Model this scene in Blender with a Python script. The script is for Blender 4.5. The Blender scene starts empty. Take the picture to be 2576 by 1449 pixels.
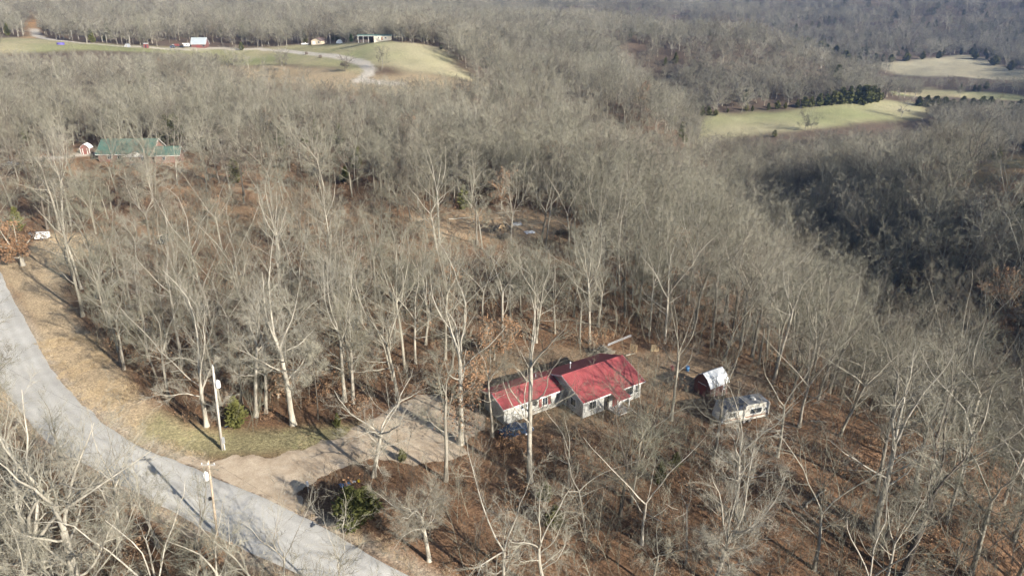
import bpy, math, random
import numpy as np
from mathutils import Vector, Matrix
R = math.radians
rnd = random.Random(11)
rng = np.random.default_rng(7)

# ------------------------------------------------------------------ camera, sky, sun, exposure
CAM_H, PITCH, FPX = 52.0, R(22.0), 1740.0          # metres above the house yard, look-down angle, focal length in px of a 2576 px wide frame
scene = bpy.context.scene
cam_data = bpy.data.cameras.new('camera'); cam = bpy.data.objects.new('camera', cam_data)
scene.collection.objects.link(cam); scene.camera = cam
cam.location = (0, 0, CAM_H); cam.rotation_euler = (R(90) - PITCH, 0, 0)
cam_data.sensor_width = 36.0; cam_data.lens = 36.0 * FPX / 2576.0
cam_data.clip_start = 0.5; cam_data.clip_end = 12000
SUN_EL, SUN_AZ = R(24.0), math.atan2(0.75, -0.66)     # azimuth clockwise from +Y
world = bpy.data.worlds.new('World'); scene.world = world; world.use_nodes = True
wn = world.node_tree.nodes; wl = world.node_tree.links; wn.clear()
sky = wn.new('ShaderNodeTexSky'); sky.sky_type = 'NISHITA'; sky.sun_disc = False
sky.sun_elevation = SUN_EL; sky.sun_rotation = SUN_AZ; sky.air_density = 1.0; sky.dust_density = 0.6
bg = wn.new('ShaderNodeBackground'); bg.inputs['Strength'].default_value = 0.052
wo = wn.new('ShaderNodeOutputWorld'); wl.new(sky.outputs[0], bg.inputs[0]); wl.new(bg.outputs[0], wo.inputs[0])
sl = bpy.data.lights.new('sun', 'SUN'); sl.energy = 5.0; sl.angle = R(0.53); sl.color = (1.0, 0.925, 0.81)
sun = bpy.data.objects.new('sun', sl); scene.collection.objects.link(sun)
sdir = Vector((math.sin(SUN_AZ) * math.cos(SUN_EL), math.cos(SUN_AZ) * math.cos(SUN_EL), math.sin(SUN_EL)))
sun.rotation_euler = (-sdir).to_track_quat('-Z', 'Y').to_euler(); sun.location = sdir * 200
vs = scene.view_settings; vs.view_transform = 'Standard'; vs.look = 'None'; vs.gamma = 1.0; vs.exposure = 1.38
vs.use_curve_mapping = False
scene.render.engine = 'CYCLES'
cy = scene.cycles; cy.max_bounces = 5; cy.diffuse_bounces = 2; cy.glossy_bounces = 2; cy.transparent_max_bounces = 6
cy.volume_bounces = 0; cy.use_adaptive_sampling = True; cy.adaptive_threshold = .04; cy.use_denoising = True; cy.denoiser = 'OPENIMAGEDENOISE'; cy.denoising_input_passes = 'RGB_ALBEDO_NORMAL'; cy.caustics_reflective = False; cy.caustics_refractive = False

# ------------------------------------------------------------------ survey helpers
def ray(x, y):
    u = (x - 1288) / FPX; v = -(y - 724.5) / FPX
    return np.array([u, math.cos(PITCH) + v * math.sin(PITCH), -math.sin(PITCH) + v * math.cos(PITCH)])
def at_z(x, y, z):
    d = ray(x, y); return np.array([0, 0, CAM_H]) + d * ((z - CAM_H) / d[2])
def at_dist(x, y, D):
    d = ray(x, y); return np.array([0, 0, CAM_H]) + d * (D / math.hypot(d[0], d[1]))
def project(P):
    P = np.atleast_2d(np.asarray(P, float)) - [0, 0, CAM_H]
    c, s = math.cos(PITCH), math.sin(PITCH)
    z = P[:, 1] * c - P[:, 2] * s; up = P[:, 1] * s + P[:, 2] * c
    zz = np.where(z > 1, z, 1)
    return 1288 + FPX * P[:, 0] / zz, 724.5 - FPX * up / zz, z

# value noise, fbm
_H = np.random.default_rng(3).random((256, 256))
def vnoise(x, y):
    xi = np.floor(x).astype(int); yi = np.floor(y).astype(int); fx = x - xi; fy = y - yi
    fx = fx * fx * (3 - 2 * fx); fy = fy * fy * (3 - 2 * fy)
    a = _H[xi % 256, yi % 256]; b = _H[(xi + 1) % 256, yi % 256]; c = _H[xi % 256, (yi + 1) % 256]; d = _H[(xi + 1) % 256, (yi + 1) % 256]
    return (a + (b - a) * fx) * (1 - fy) + (c + (d - c) * fx) * fy
def fbm(x, y, o=4):
    s = 0; a = 0.5
    for i in range(o):
        s = s + a * (vnoise(x + 17.3 * i, y + 9.1 * i) - 0.5); x = x * 2.03; y = y * 2.03; a *= 0.5
    return s

# ------------------------------------------------------------------ terrain: surveyed heights, smooth in between
SURVEY_Z = [(560,1130,0),(300,1130,0),(160,965,.2),(20,700,1),(1270,1060,0),(1470,1055,0),(1625,990,0),(1160,1115,0),(940,1190,0),(900,900,0),(1300,820,0),
 (700,800,0),(1290,580,1),(800,600,1),(450,600,1),(100,590,1.5),(0,800,.5),(0,1449,-3),(350,1449,-2.5),(560,1330,-.6),(800,1400,-.2),(1000,1440,-.3),(1200,1449,-1),
 (1700,1449,-1.5),(2200,1345,-2.5),(2576,1449,-5),(2576,1250,-7),(1850,1060,-.6),(2050,950,-2),(2250,1050,-4),(2450,1100,-8),(1700,850,-1),(1900,850,-3.5),(1600,680,-1.5),(1750,650,-5),(1300,420,3),(1000,420,3),
 (360,400,3),(200,400,3),(60,400,4),(700,420,3),(200,300,7),(600,300,7),(1000,300,7),(1300,300,6),(1450,300,2),(1560,450,-3)]
SURVEY_D = [(60,112,560),(-60,100,600),(250,115,580),(500,122,600),(650,130,570),(790,112,560),(940,108,460),(1050,120,440),(1050,160,400),(900,150,450),(860,185,400),(1150,200,370),(600,200,440),(300,200,440),(60,200,440),(980,185,390),
 (80,85,720),(70,45,830),(300,80,700),(200,40,880),(500,70,720),(700,70,720),(600,20,980),(420,48,900),(0,0,980),(300,0,1060),(800,20,1000),(900,70,700),(1000,50,850),(1100,85,620),(1250,110,560),(1200,40,1000),(900,-40,1300),(400,-40,1400),(0,-40,1350),
 (1400,120,560),(1550,130,560),(1350,200,460),(1550,220,400),(1650,300,330),(1400,75,800),(1550,75,850),(1400,35,1250),(1550,40,1250),(1300,5,1900),(1650,15,1700),(1500,10,2000),
 (1600,95,690),(1800,82,730),(1950,112,720),(2080,180,660),(2170,235,600),(1750,180,600),(1900,200,620),(1750,285,520),(2000,272,545),(2220,250,600),
 (1770,345,455),(2000,330,480),(2300,285,570),(1900,310,500),(2350,262,620),(2450,255,640),(2576,262,620),(2250,228,720),(2400,240,700),(2576,240,720),(2300,190,870),(2200,165,950),(2400,150,980),(2576,190,860),(2576,165,960),
 (2100,110,1080),(2300,110,1130),(2500,110,1130),(2100,20,1450),(2300,0,1600),(2576,0,1560),(1900,40,1400),(1780,10,1800),(2200,-40,1900),(2576,-40,1850),(1700,-30,2600),(1300,-30,2700),(900,-60,2400),(400,-70,2400)]
SURVEY_W = [(92,62,-26),(84,98,-25),(80,118,-24),(82,146,-24),(86,183,-25),(92,235,-27),(100,296,-29),(114,362,-31),(50,100,-8),(52,130,-8),(54,160,-9),(56,220,-10),(62,300,-12),(270,911,-12),(330,859,-16),(164,885,-6),(350,740,-22),(66,40,-20),(112,470,-30),(95,560,-20),
 (123,150,-8),(132,182,-3),(155,215,5),(120,215,-11),(126,260,-15),(175,190,8),(200,140,5),(190,250,-4),(220,320,-14),(240,380,-24),(300,260,-2),(330,400,-20),(0,5,-6),(-60,10,-6),(-60,-80,-14),(60,-80,-26),(-150,60,2),(-200,120,4)]
_pts = [at_z(x, y, z) for x, y, z in SURVEY_Z] + [at_dist(x, y, d) for x, y, d in SURVEY_D] + [np.array(p, float) for p in SURVEY_W]
_pts = np.array(_pts)
def _lp(x, y):
    r = np.hypot(x, y); az = np.arctan2(x, y)
    return np.stack([np.clip(az, -1.2, 1.2) * 1.7, np.log(np.clip(r, 28, 2900))], -1)
_C = _lp(_pts[:, 0], _pts[:, 1])
def _phi(a, b):
    d2 = ((a[:, None, :] - b[None, :, :]) ** 2).sum(-1); return 0.5 * d2 * np.log(d2 + 1e-12)
_n = len(_C); _A = np.zeros((_n + 3, _n + 3)); _A[:_n, :_n] = _phi(_C, _C) + np.eye(_n) * 0.004
_A[:_n, _n] = 1; _A[:_n, _n + 1:] = _C; _A[_n, :_n] = 1; _A[_n + 1:, :_n] = _C.T
_W = np.linalg.solve(_A, np.concatenate([_pts[:, 2], np.zeros(3)]))
def height(x, y):
    x = np.asarray(x, float).ravel(); y = np.asarray(y, float).ravel(); out = np.empty(len(x))
    for i in range(0, len(x), 20000):
        q = _lp(x[i:i + 20000], y[i:i + 20000]); out[i:i + 20000] = _phi(q, _C) @ _W[:_n] + _W[_n] + q @ _W[_n + 1:]
    r = np.hypot(x, y)
    out += fbm(x / 90, y / 90, 4) * np.clip((r - 260) * 0.02, 0, 16) + fbm(x / 400 + 5, y / 400, 3) * np.clip((r - 900) * 0.05, 0, 60) + fbm(x / 170 + 9, y / 170, 2) * np.clip((r - 950) * .07, 0, 48)
    out += fbm(x / 14, y / 14, 3) * 0.5 * np.clip((r - 40) / 60, 0.3, 1.5)
    return out
def hz(x, y): return float(height([x], [y])[0])
def ground(x, y, far=3000.0):
    """the point of the land seen along one line of sight"""
    d = ray(x, y); hd = math.hypot(d[0], d[1]); t = np.geomspace(25, far, 700) / hd
    P = np.array([0, 0, CAM_H]) + d[None, :] * t[:, None]
    below = P[:, 2] < height(P[:, 0], P[:, 1]); i = int(np.argmax(below)) if below.any() else len(t) - 1
    t = np.linspace(t[max(i - 1, 0)], t[i], 40); P = np.array([0, 0, CAM_H]) + d[None, :] * t[:, None]
    g = height(P[:, 0], P[:, 1]); b = P[:, 2] < g; j = int(np.argmax(b)) if b.any() else 39
    return np.array([P[j, 0], P[j, 1], g[j]])

def in_poly(x, y, poly):
    inside = np.zeros(len(x), bool); n = len(poly)
    for i in range(n):
        x1, y1 = poly[i][:2]; x2, y2 = poly[(i + 1) % n][:2]
        c = ((y1 > y) != (y2 > y)) & (x < (x2 - x1) * (y - y1) / ((y2 - y1) if y2 != y1 else 1e-9) + x1)
        inside ^= c
    return inside
def poly_dist(x, y, line):
    best = np.full(len(x), 1e9)
    for (a, b) in zip(line[:-1], line[1:]):
        ax, ay = a[:2]; bx, by = b[:2]; dx, dy = bx - ax, by - ay; L = dx * dx + dy * dy + 1e-9
        t = np.clip(((x - ax) * dx + (y - ay) * dy) / L, 0, 1)
        best = np.minimum(best, np.hypot(x - ax - t * dx, y - ay - t * dy))
    return best
def soft(x, y, poly, w):
    """1 inside, fading over w metres across the edge, the edge wobbling a little"""
    d = poly_dist(x, y, list(poly) + [poly[0]]); s = np.where(in_poly(x, y, poly), d, -d) + fbm(x / (w * 2.5), y / (w * 2.5), 3) * w * 1.6
    return np.clip(0.5 + s / w, 0, 1)
def G(pts): return [ground(*p) for p in pts]

# roads
road_hi = G([(-160,420),(-60,570),(0,679),(33,749),(77,829),(120,916),(160,965),(233,1045),(333,1112),(420,1150),(560,1205),(700,1268),(767,1302),(857,1352),(945,1405),(1035,1449)]) 
road_lo = G([(-300,500),(-200,690),(-90,830),(-20,935),(25,1010),(80,1075),(125,1117),(177,1152),(240,1188),(300,1215),(353,1242),(467,1308),(583,1368),(680,1412),(750,1445),(800,1470)])
def resample(line, step):
    p = np.array(line)[:, :2]; 
    for _ in range(2):   # Chaikin
        q = [p[0]]
        for a, b in zip(p[:-1], p[1:]): q += [a * .75 + b * .25, a * .25 + b * .75]
        q.append(p[-1]); p = np.array(q)
    s = np.concatenate([[0], np.cumsum(np.hypot(*(p[1:] - p[:-1]).T))]); n = max(2, int(s[-1] / step)); u = np.linspace(0, s[-1], n)
    return np.stack([np.interp(u, s, p[:, 0]), np.interp(u, s, p[:, 1])], -1)
rh = resample(road_hi, 1.0); rl = resample(road_lo, 1.0)
def param(line, n):
    s = np.concatenate([[0], np.cumsum(np.hypot(*(line[1:] - line[:-1]).T))]); u = np.linspace(0, s[-1], n); return np.stack([np.interp(u, s, line[:, 0]), np.interp(u, s, line[:, 1])], -1)
NR = 140
rh = param(rh, NR); rl = param(rl, NR)
# carry the road on past the frame
rh = np.vstack([rh, rh[-1] + (rh[-1] - rh[-6]) / 5 * np.arange(1, 60)[:, None]]); rl = np.vstack([rl, rl[-1] + (rl[-1] - rl[-6]) / 5 * np.arange(1, 60)[:, None]])
road_poly = list(map(tuple, rh)) + list(map(tuple, rl[::-1])); road_mid = list(map(tuple, (rh + rl) / 2))
drive_poly = G([(430,1152),(500,1160),(640,1152),(760,1137),(850,1098),(900,1078),(960,1050),(1020,1012),(1060,992),(1100,992),(1130,1020),(1190,1035),(1225,1050),(1215,1075),(1170,1100),(1150,1125),(1165,1140),(1130,1160),(1060,1162),(960,1150),(880,1165),(800,1200),(745,1240),(755,1285),(700,1266),(560,1205)])
far_road = G([(1005,212),(900,203),(925,190),(930,175),(915,160),(880,150),(820,140),(760,134),(700,127),(655,124)]) + G([(560,123),(480,124),(400,122),(320,118),(250,112),(190,107),(130,101),(97,93),(88,85),(90,76)])
track_line = G([(88,400),(130,398),(180,393),(230,386)])
POLY = {k: G(v) for k, v in {
 'field_left': [(-60,96),(40,95),(90,98),(160,105),(300,115),(480,122),(660,121),(760,112),(870,110),(930,140),(935,180),(905,188),(850,172),(760,166),(640,164),(560,160),(450,138),(330,132),(200,128),(60,133),(-60,138)],
 'field_mid': [(830,111),(1000,108),(1060,112),(1112,124),(1135,150),(1205,208),(1130,193),(1040,180),(960,160),(925,145),(880,130)],
 'field_right': [(1745,305),(1800,294),(1900,285),(2000,275),(2100,262),(2210,254),(2290,258),(2350,274),(2310,298),(2150,312),(2000,332),(1850,347),(1760,362),(1748,335)],
 'field_far': [(2170,168),(2300,152),(2410,138),(2500,158),(2620,190),(2620,215),(2480,200),(2330,192),(2240,182)],
 'field_far_low': [(2230,226),(2330,222),(2450,232),(2620,246),(2620,256),(2400,244),(2260,240)],
 'field_rust': [(2400,470),(2450,430),(2540,390),(2680,370),(2720,620),(2600,590),(2520,560),(2440,520)],
 'ridge_bald': [(395,47),(440,48),(485,60),(430,56)],
 'powerline_cut': [(62,98),(96,94),(100,60),(96,32),(84,30),(66,60)],
 'clearing': [(1035,545),(1180,530),(1420,545),(1470,580),(1400,605),(1250,612),(1110,605),(1050,580)],
 'verge': [(-60,560),(0,640),(60,625),(120,588),(230,588),(265,615),(215,655),(185,690),(170,740),(200,800),(260,880),(330,960),(400,1040),(440,1090),(440,1150),(333,1112),(160,965),(77,829),(0,679)],
 'lawn': [(333,1112),(400,1035),(470,1070),(540,1080),(700,1075),(890,1070),(870,1095),(760,1137),(640,1152),(430,1152)],
 'green_yard': [(60,392),(230,378),(300,395),(470,385),(560,430),(700,415),(760,450),(680,520),(540,500),(380,470),(200,440),(60,420)],
 'leafy_slope': [(250,560),(480,520),(800,500),(1000,520),(1040,560),(900,590),(650,590),(400,620),(260,610)],
 'far_brush': [(540,158),(700,165),(850,172),(940,186),(1040,182),(1130,195),(1205,210),(1260,245),(1050,240),(900,232),(700,215),(540,190)],
 'house_yard': [(1190,880),(1480,880),(1700,880),(1900,935),(1930,1010),(1780,1010),(1640,1000),(1480,1075),(1280,1085),(1180,1060)],
}.items()}

def ground_colours(x, y):
    """albedo of the land: leaf litter in the woods, dry and green grass in the open, bare dirt on the tracks"""
    n1 = fbm(x / 30, y / 30, 4)[:, None] * 2; n2 = fbm(x / 6 + 31, y / 6, 3)[:, None] * 2
    col = np.array([.19, .114, .068]) * (1 + .35 * n1 + .3 * n2) * np.ones((len(x), 1))
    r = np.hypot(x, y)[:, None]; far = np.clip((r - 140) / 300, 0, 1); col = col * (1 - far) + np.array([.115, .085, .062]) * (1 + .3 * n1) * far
    kind = np.zeros(len(x))
    def lay(poly, w, c, amt=1.0, var=.25):
        nonlocal col
        m = (soft(x, y, poly, w) * amt)[:, None]; col = col * (1 - m) + np.array(c) * (1 + var * n2 + var * n1) * m
    lay(POLY['far_brush'], 12, (.36, .285, .18), .85); lay(POLY['green_yard'], 8, (.27, .17, .10)); lay(POLY['leafy_slope'], 10, (.26, .175, .105), .8)
    lay(POLY['house_yard'], 4, (.27, .20, .13), .8); lay(POLY['clearing'], 6, (.37, .265, .165)); lay(POLY['verge'], 2.5, (.42, .325, .21))
    lay(POLY['lawn'], 2.5, (.33, .295, .165), .9, .5)
    g = np.clip(.5 + 2.2 * fbm(x / 45 + 3, y / 45, 3), 0, 1)[:, None]
    for k, a, b in (('field_left', (.235, .24, .115), (.35, .30, .19)), ('field_mid', (.29, .285, .155), (.385, .335, .22)), ('field_right', (.265, .27, .135), (.36, .325, .20)), ('field_far', (.34, .31, .21), (.38, .335, .225)), ('field_far_low', (.30, .30, .15), (.40, .34, .2)), ('field_rust', (.30, .18, .10), (.26, .22, .10)), ('ridge_bald', (.40, .33, .24), (.4, .3, .2)), ('powerline_cut', (.42, .25, .12), (.36, .26, .14))):
        m = soft(x, y, POLY[k], 11)[:, None]; c = (np.array(a) * g + np.array(b) * (1 - g)) * (1 + .18 * n2 + .2 * n1); col = col * (1 - m) + c * m
    d = poly_dist(x, y, far_road); m = np.clip(1 - (d - 2.6) / 1.5, 0, 1)[:, None]; col = col * (1 - m) + np.array([.46, .42, .36]) * m
    d = poly_dist(x, y, track_line); m = np.clip(1 - (d - 2.0) / 1.5, 0, 1)[:, None]; col = col * (1 - m) + np.array([.5, .45, .38]) * m
    d = poly_dist(x, y, road_mid); m = (np.clip(1 - np.abs(d - 3.7) / 1.6, 0, 1) * .75)[:, None]; col = col * (1 - m) + np.array([.42, .36, .28]) * m
    return np.clip(col, .01, .9)

def no_trees(x, y):
    m = in_poly(x, y, road_poly) | (poly_dist(x, y, road_mid) < 5.5) | in_poly(x, y, drive_poly) | (poly_dist(x, y, far_road) < 6) | (poly_dist(x, y, track_line) < 5)
    for k in ('field_left', 'field_mid', 'field_right', 'field_far', 'field_far_low', 'field_rust', 'ridge_bald', 'powerline_cut', 'clearing', 'verge', 'lawn', 'house_yard'): m |= in_poly(x, y, POLY[k])
    for px_, py_, rad_ in ((318,404,15),(428,402,9),(220,383,6),(500,119,13),(796,113,14),(812,114,12),(830,114,10),(943,105,16),(854,108,7),(445,120,9),(368,120,6),(767,113,7),(1795,990,4.5),(1858,1050,6.5),(108,600,5)): q_ = ground(px_, py_); m |= np.hypot(x - q_[0], y - q_[1]) < rad_
    return m

# ------------------------------------------------------------------ materials
def new_mat(name):
    m = bpy.data.materials.new(name); m.use_nodes = True; nt = m.node_tree; b = nt.nodes['Principled BSDF']; return m, nt, b
def N(nt, t, **kw):
    n = nt.nodes.new(t)
    for k, v in kw.items():
        if k in n.inputs: n.inputs[k].default_value = v
        else: setattr(n, k, v)
    return n
def plain(name, col, rough=.7, metal=0., var=.12, scale=3., bump=0., dirt=None):
    """a painted, wooden or metal surface with uneven tone and a little weathering"""
    m, nt, b = new_mat(name); L = nt.links
    tc = N(nt, 'ShaderNodeTexCoord'); no = N(nt, 'ShaderNodeTexNoise', Scale=scale, Detail=6.0, Roughness=.65); L.new(tc.outputs['Object'], no.inputs['Vector'])
    mr = N(nt, 'ShaderNodeMapRange'); mr.inputs[1].default_value = .25; mr.inputs[2].default_value = .75; mr.inputs[3].default_value = 1 - var * 1.6; mr.inputs[4].default_value = 1 + var; L.new(no.outputs[0], mr.inputs[0])
    mx = N(nt, 'ShaderNodeMix', data_type='RGBA', blend_type='MULTIPLY'); mx.inputs[0].default_value = 1; mx.inputs[6].default_value = (*col, 1)
    L.new(mr.outputs[0], mx.inputs[7]); out = mx.outputs[2]
    if dirt:
        n2 = N(nt, 'ShaderNodeTexNoise', Scale=scale * .45, Detail=8.0, Roughness=.7); L.new(tc.outputs['Object'], n2.inputs['Vector'])
        r2 = N(nt, 'ShaderNodeMapRange'); r2.inputs[1].default_value = .5; r2.inputs[2].default_value = .72; r2.inputs[4].default_value = .6; L.new(n2.outputs[0], r2.inputs[0])
        m2 = N(nt, 'ShaderNodeMix', data_type='RGBA'); L.new(r2.outputs[0], m2.inputs[0]); L.new(out, m2.inputs[6]); m2.inputs[7].default_value = (*dirt, 1); out = m2.outputs[2]
    L.new(out, b.inputs['Base Color']); b.inputs['Roughness'].default_value = rough; b.inputs['Metallic'].default_value = metal
    if bump:
        bp = N(nt, 'ShaderNodeBump', Strength=bump, Distance=.03); L.new(no.outputs[0], bp.inputs['Height']); L.new(bp.outputs[0], b.inputs['Normal'])
    return m
def bark_mat(name, cols, scale=1.2, zsquash=.25):
    m, nt, b = new_mat(name); L = nt.links
    oi = N(nt, 'ShaderNodeObjectInfo'); cr = N(nt, 'ShaderNodeValToRGB'); L.new(oi.outputs['Random'], cr.inputs[0])
    e = cr.color_ramp.elements; e[0].color = (*cols[0], 1); e[1].color = (*cols[-1], 1)
    for i, c in enumerate(cols[1:-1]): q = e.new((i + 1) / (len(cols) - 1)); q.color = (*c, 1)
    tc = N(nt, 'ShaderNodeTexCoord'); mp = N(nt, 'ShaderNodeMapping'); mp.inputs['Scale'].default_value = (1, 1, zsquash); L.new(tc.outputs['Object'], mp.inputs[0])
    no = N(nt, 'ShaderNodeTexNoise', Scale=scale, Detail=5.0, Roughness=.7); L.new(mp.outputs[0], no.inputs['Vector'])
    mr = N(nt, 'ShaderNodeMapRange'); mr.inputs[1].default_value = .3; mr.inputs[2].default_value = .7; mr.inputs[3].default_value = .55; mr.inputs[4].default_value = 1.3; L.new(no.outputs[0], mr.inputs[0])
    mx = N(nt, 'ShaderNodeMix', data_type='RGBA', blend_type='MULTIPLY'); mx.inputs[0].default_value = 1; L.new(cr.outputs[0], mx.inputs[6]); L.new(mr.outputs[0], mx.inputs[7])
    L.new(mx.outputs[2], b.inputs['Base Color']); b.inputs['Roughness'].default_value = .9; b.inputs['Specular IOR Level'].default_value = .15
    return m
MT = {}
MT['bark'] = bark_mat('bark', [(.15, .135, .107), (.36, .33, .27), (.25, .23, .182), (.44, .405, .335), (.10, .087, .07), (.32, .295, .235)], 2.0)  # pale tones raised to put the contrast of bright limbs into the colour
MT['bark_dark'] = bark_mat('dark_bark', [(.10, .085, .07), (.13, .11, .09)], 2.0)
MT['bark_pale'] = bark_mat('pale_bark', [(.35, .322, .265), (.41, .378, .312)], 1.5)
MT['twig'] = bark_mat('twig_bark', [(.10, .092, .07), (.24, .226, .175), (.165, .158, .118), (.30, .282, .222), (.115, .095, .074), (.21, .203, .15)], .5, 1)
MT['twig_pale'] = bark_mat('pale_twig_bark', [(.25, .235, .19), (.28, .26, .212)], .5, 1)
MT['brush'] = bark_mat('brush_stem', [(.075, .062, .047), (.12, .10, .074), (.10, .072, .052), (.06, .05, .04)], .8, 1)  # stems darkened so the shade between trunks is partly in their colour
MT['leaf'] = bark_mat('dry_leaf', [(.26, .155, .09), (.31, .185, .105), (.23, .14, .085), (.30, .20, .125)], 1.5, 1)
MT['cedar'] = bark_mat('cedar_foliage', [(.075, .085, .03), (.125, .125, .04), (.09, .098, .032), (.15, .14, .043)], .9, 1)
MT['pine'] = bark_mat('pine_foliage', [(.07, .13, .04), (.09, .15, .045)], .9, 1)
MT['straw'] = bark_mat('dry_grass_blade', [(.50, .395, .25), (.44, .34, .21), (.56, .45, .30)], 1.5, 1)
MT['green_blade'] = bark_mat('grass_blade', [(.20, .23, .085), (.28, .28, .12), (.40, .345, .19)], 1.5, 1)

m, nt, b = new_mat('woodland_floor'); L = nt.links                       # leaf litter, grass and dirt
at = N(nt, 'ShaderNodeAttribute', attribute_name='albedo'); ge = N(nt, 'ShaderNodeNewGeometry')
n1 = N(nt, 'ShaderNodeTexNoise', Scale=2.6, Detail=8.0, Roughness=.78); L.new(ge.outputs['Position'], n1.inputs['Vector'])
vo = N(nt, 'ShaderNodeTexVoronoi', Scale=5.5, Randomness=1.0); L.new(ge.outputs['Position'], vo.inputs['Vector'])
mr = N(nt, 'ShaderNodeMapRange'); mr.inputs[1].default_value = .3; mr.inputs[2].default_value = .72; mr.inputs[3].default_value = .5; mr.inputs[4].default_value = 1.45; L.new(n1.outputs[0], mr.inputs[0])
sp = N(nt, 'ShaderNodeSeparateColor'); L.new(vo.outputs['Color'], sp.inputs[0])
mv = N(nt, 'ShaderNodeMapRange'); mv.inputs[3].default_value = .7; mv.inputs[4].default_value = 1.3; L.new(sp.outputs[0], mv.inputs[0])
mm = N(nt, 'ShaderNodeMath', operation='MULTIPLY'); L.new(mr.outputs[0], mm.inputs[0]); L.new(mv.outputs[0], mm.inputs[1])
mx = N(nt, 'ShaderNodeMix', data_type='RGBA', blend_type='MULTIPLY'); mx.inputs[0].default_value = 1; L.new(at.outputs['Color'], mx.inputs[6]); L.new(mm.outputs[0], mx.inputs[7])
L.new(mx.outputs[2], b.inputs['Base Color']); b.inputs['Roughness'].default_value = .95; b.inputs['Specular IOR Level'].default_value = .1
bp = N(nt, 'ShaderNodeBump', Strength=.7, Distance=.12); L.new(mm.outputs[0], bp.inputs['Height']); L.new(bp.outputs[0], b.inputs['Normal']); MT['ground'] = m

def gravel_mat(name, col, col2, fine=9.0, tracks=False):
    m, nt, b = new_mat(name); L = nt.links; ge = N(nt, 'ShaderNodeNewGeometry')
    a = N(nt, 'ShaderNodeTexNoise', Scale=.35, Detail=7.0, Roughness=.7); L.new(ge.outputs['Position'], a.inputs['Vector'])
    f = N(nt, 'ShaderNodeTexNoise', Scale=fine, Detail=4.0, Roughness=.8); L.new(ge.outputs['Position'], f.inputs['Vector'])
    r1 = N(nt, 'ShaderNodeMapRange'); r1.inputs[1].default_value = .35; r1.inputs[2].default_value = .68; L.new(a.outputs[0], r1.inputs[0])
    mx = N(nt, 'ShaderNodeMix', data_type='RGBA'); L.new(r1.outputs[0], mx.inputs[0]); mx.inputs[6].default_value = (*col, 1); mx.inputs[7].default_value = (*col2, 1)
    r2 = N(nt, 'ShaderNodeMapRange'); r2.inputs[1].default_value = .3; r2.inputs[2].default_value = .7; r2.inputs[3].default_value = .78; r2.inputs[4].default_value = 1.16; L.new(f.outputs[0], r2.inputs[0])
    m2 = N(nt, 'ShaderNodeMix', data_type='RGBA', blend_type='MULTIPLY'); m2.inputs[0].default_value = 1; L.new(mx.outputs[2], m2.inputs[6]); L.new(r2.outputs[0], m2.inputs[7])
    wt = N(nt, 'ShaderNodeAttribute', attribute_name='wear'); wa = N(nt, 'ShaderNodeMath', operation='MULTIPLY_ADD'); wa.inputs[1].default_value = .30; wa.inputs[2].default_value = .84; L.new(wt.outputs['Fac'], wa.inputs[0])
    m3 = N(nt, 'ShaderNodeMix', data_type='RGBA', blend_type='MULTIPLY'); m3.inputs[0].default_value = 1 if tracks else 0; L.new(m2.outputs[2], m3.inputs[6]); L.new(wa.outputs[0], m3.inputs[7]); m2 = m3
    L.new(m2.outputs[2], b.inputs['Base Color']); b.inputs['Roughness'].default_value = .9; b.inputs['Specular IOR Level'].default_value = .2
    bp = N(nt, 'ShaderNodeBump', Strength=.4, Distance=.03); L.new(f.outputs[0], bp.inputs['Height']); L.new(bp.outputs[0], b.inputs['Normal'])
    return m
MT['road'] = gravel_mat('chip_seal', (.50, .49, .46), (.42, .405, .375), 9.0, True)
MT['drive'] = gravel_mat('driveway_dirt', (.50, .415, .315), (.30, .23, .16), 5.0)

# ------------------------------------------------------------------ mesh helpers
COL = scene.collection
def raw_mesh(name, V, Q=None, T=None, mats=(), smooth=False, mi=None):
    me = bpy.data.meshes.new(name); V = np.asarray(V, np.float32).reshape(-1, 3)
    Q = np.asarray(Q if Q is not None else np.zeros((0, 4)), np.int32).reshape(-1, 4); T = np.asarray(T if T is not None else np.zeros((0, 3)), np.int32).reshape(-1, 3)
    me.vertices.add(len(V)); me.vertices.foreach_set('co', V.ravel()); nl = Q.size + T.size; me.loops.add(nl)
    me.loops.foreach_set('vertex_index', np.concatenate([Q.ravel(), T.ravel()])); nf = len(Q) + len(T); me.polygons.add(nf)
    me.polygons.foreach_set('loop_start', np.concatenate([np.arange(len(Q)) * 4, Q.size + np.arange(len(T)) * 3]).astype(np.int32))
    me.polygons.foreach_set('use_smooth', np.full(nf, smooth, bool))
    if mi is not None: me.polygons.foreach_set('material_index', np.asarray(mi, np.int32))
    me.update(calc_edges=True); 
    for q in mats: me.materials.append(q)
    return me
def tag(o, label=None, cat=None, group=None, kind=None):
    if label: o['label'] = label
    if cat: o['category'] = cat
    if group: o['group'] = group
    if kind: o['kind'] = kind
    return o
def link(name, data, parent=None, loc=None, rot=None, scl=None):
    o = bpy.data.objects.new(name, data); COL.objects.link(o)
    if parent is not None: o.parent = parent
    if loc is not None: o.location = loc
    if rot is not None: o.rotation_euler = rot
    if scl is not None: o.scale = scl
    return o

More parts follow.
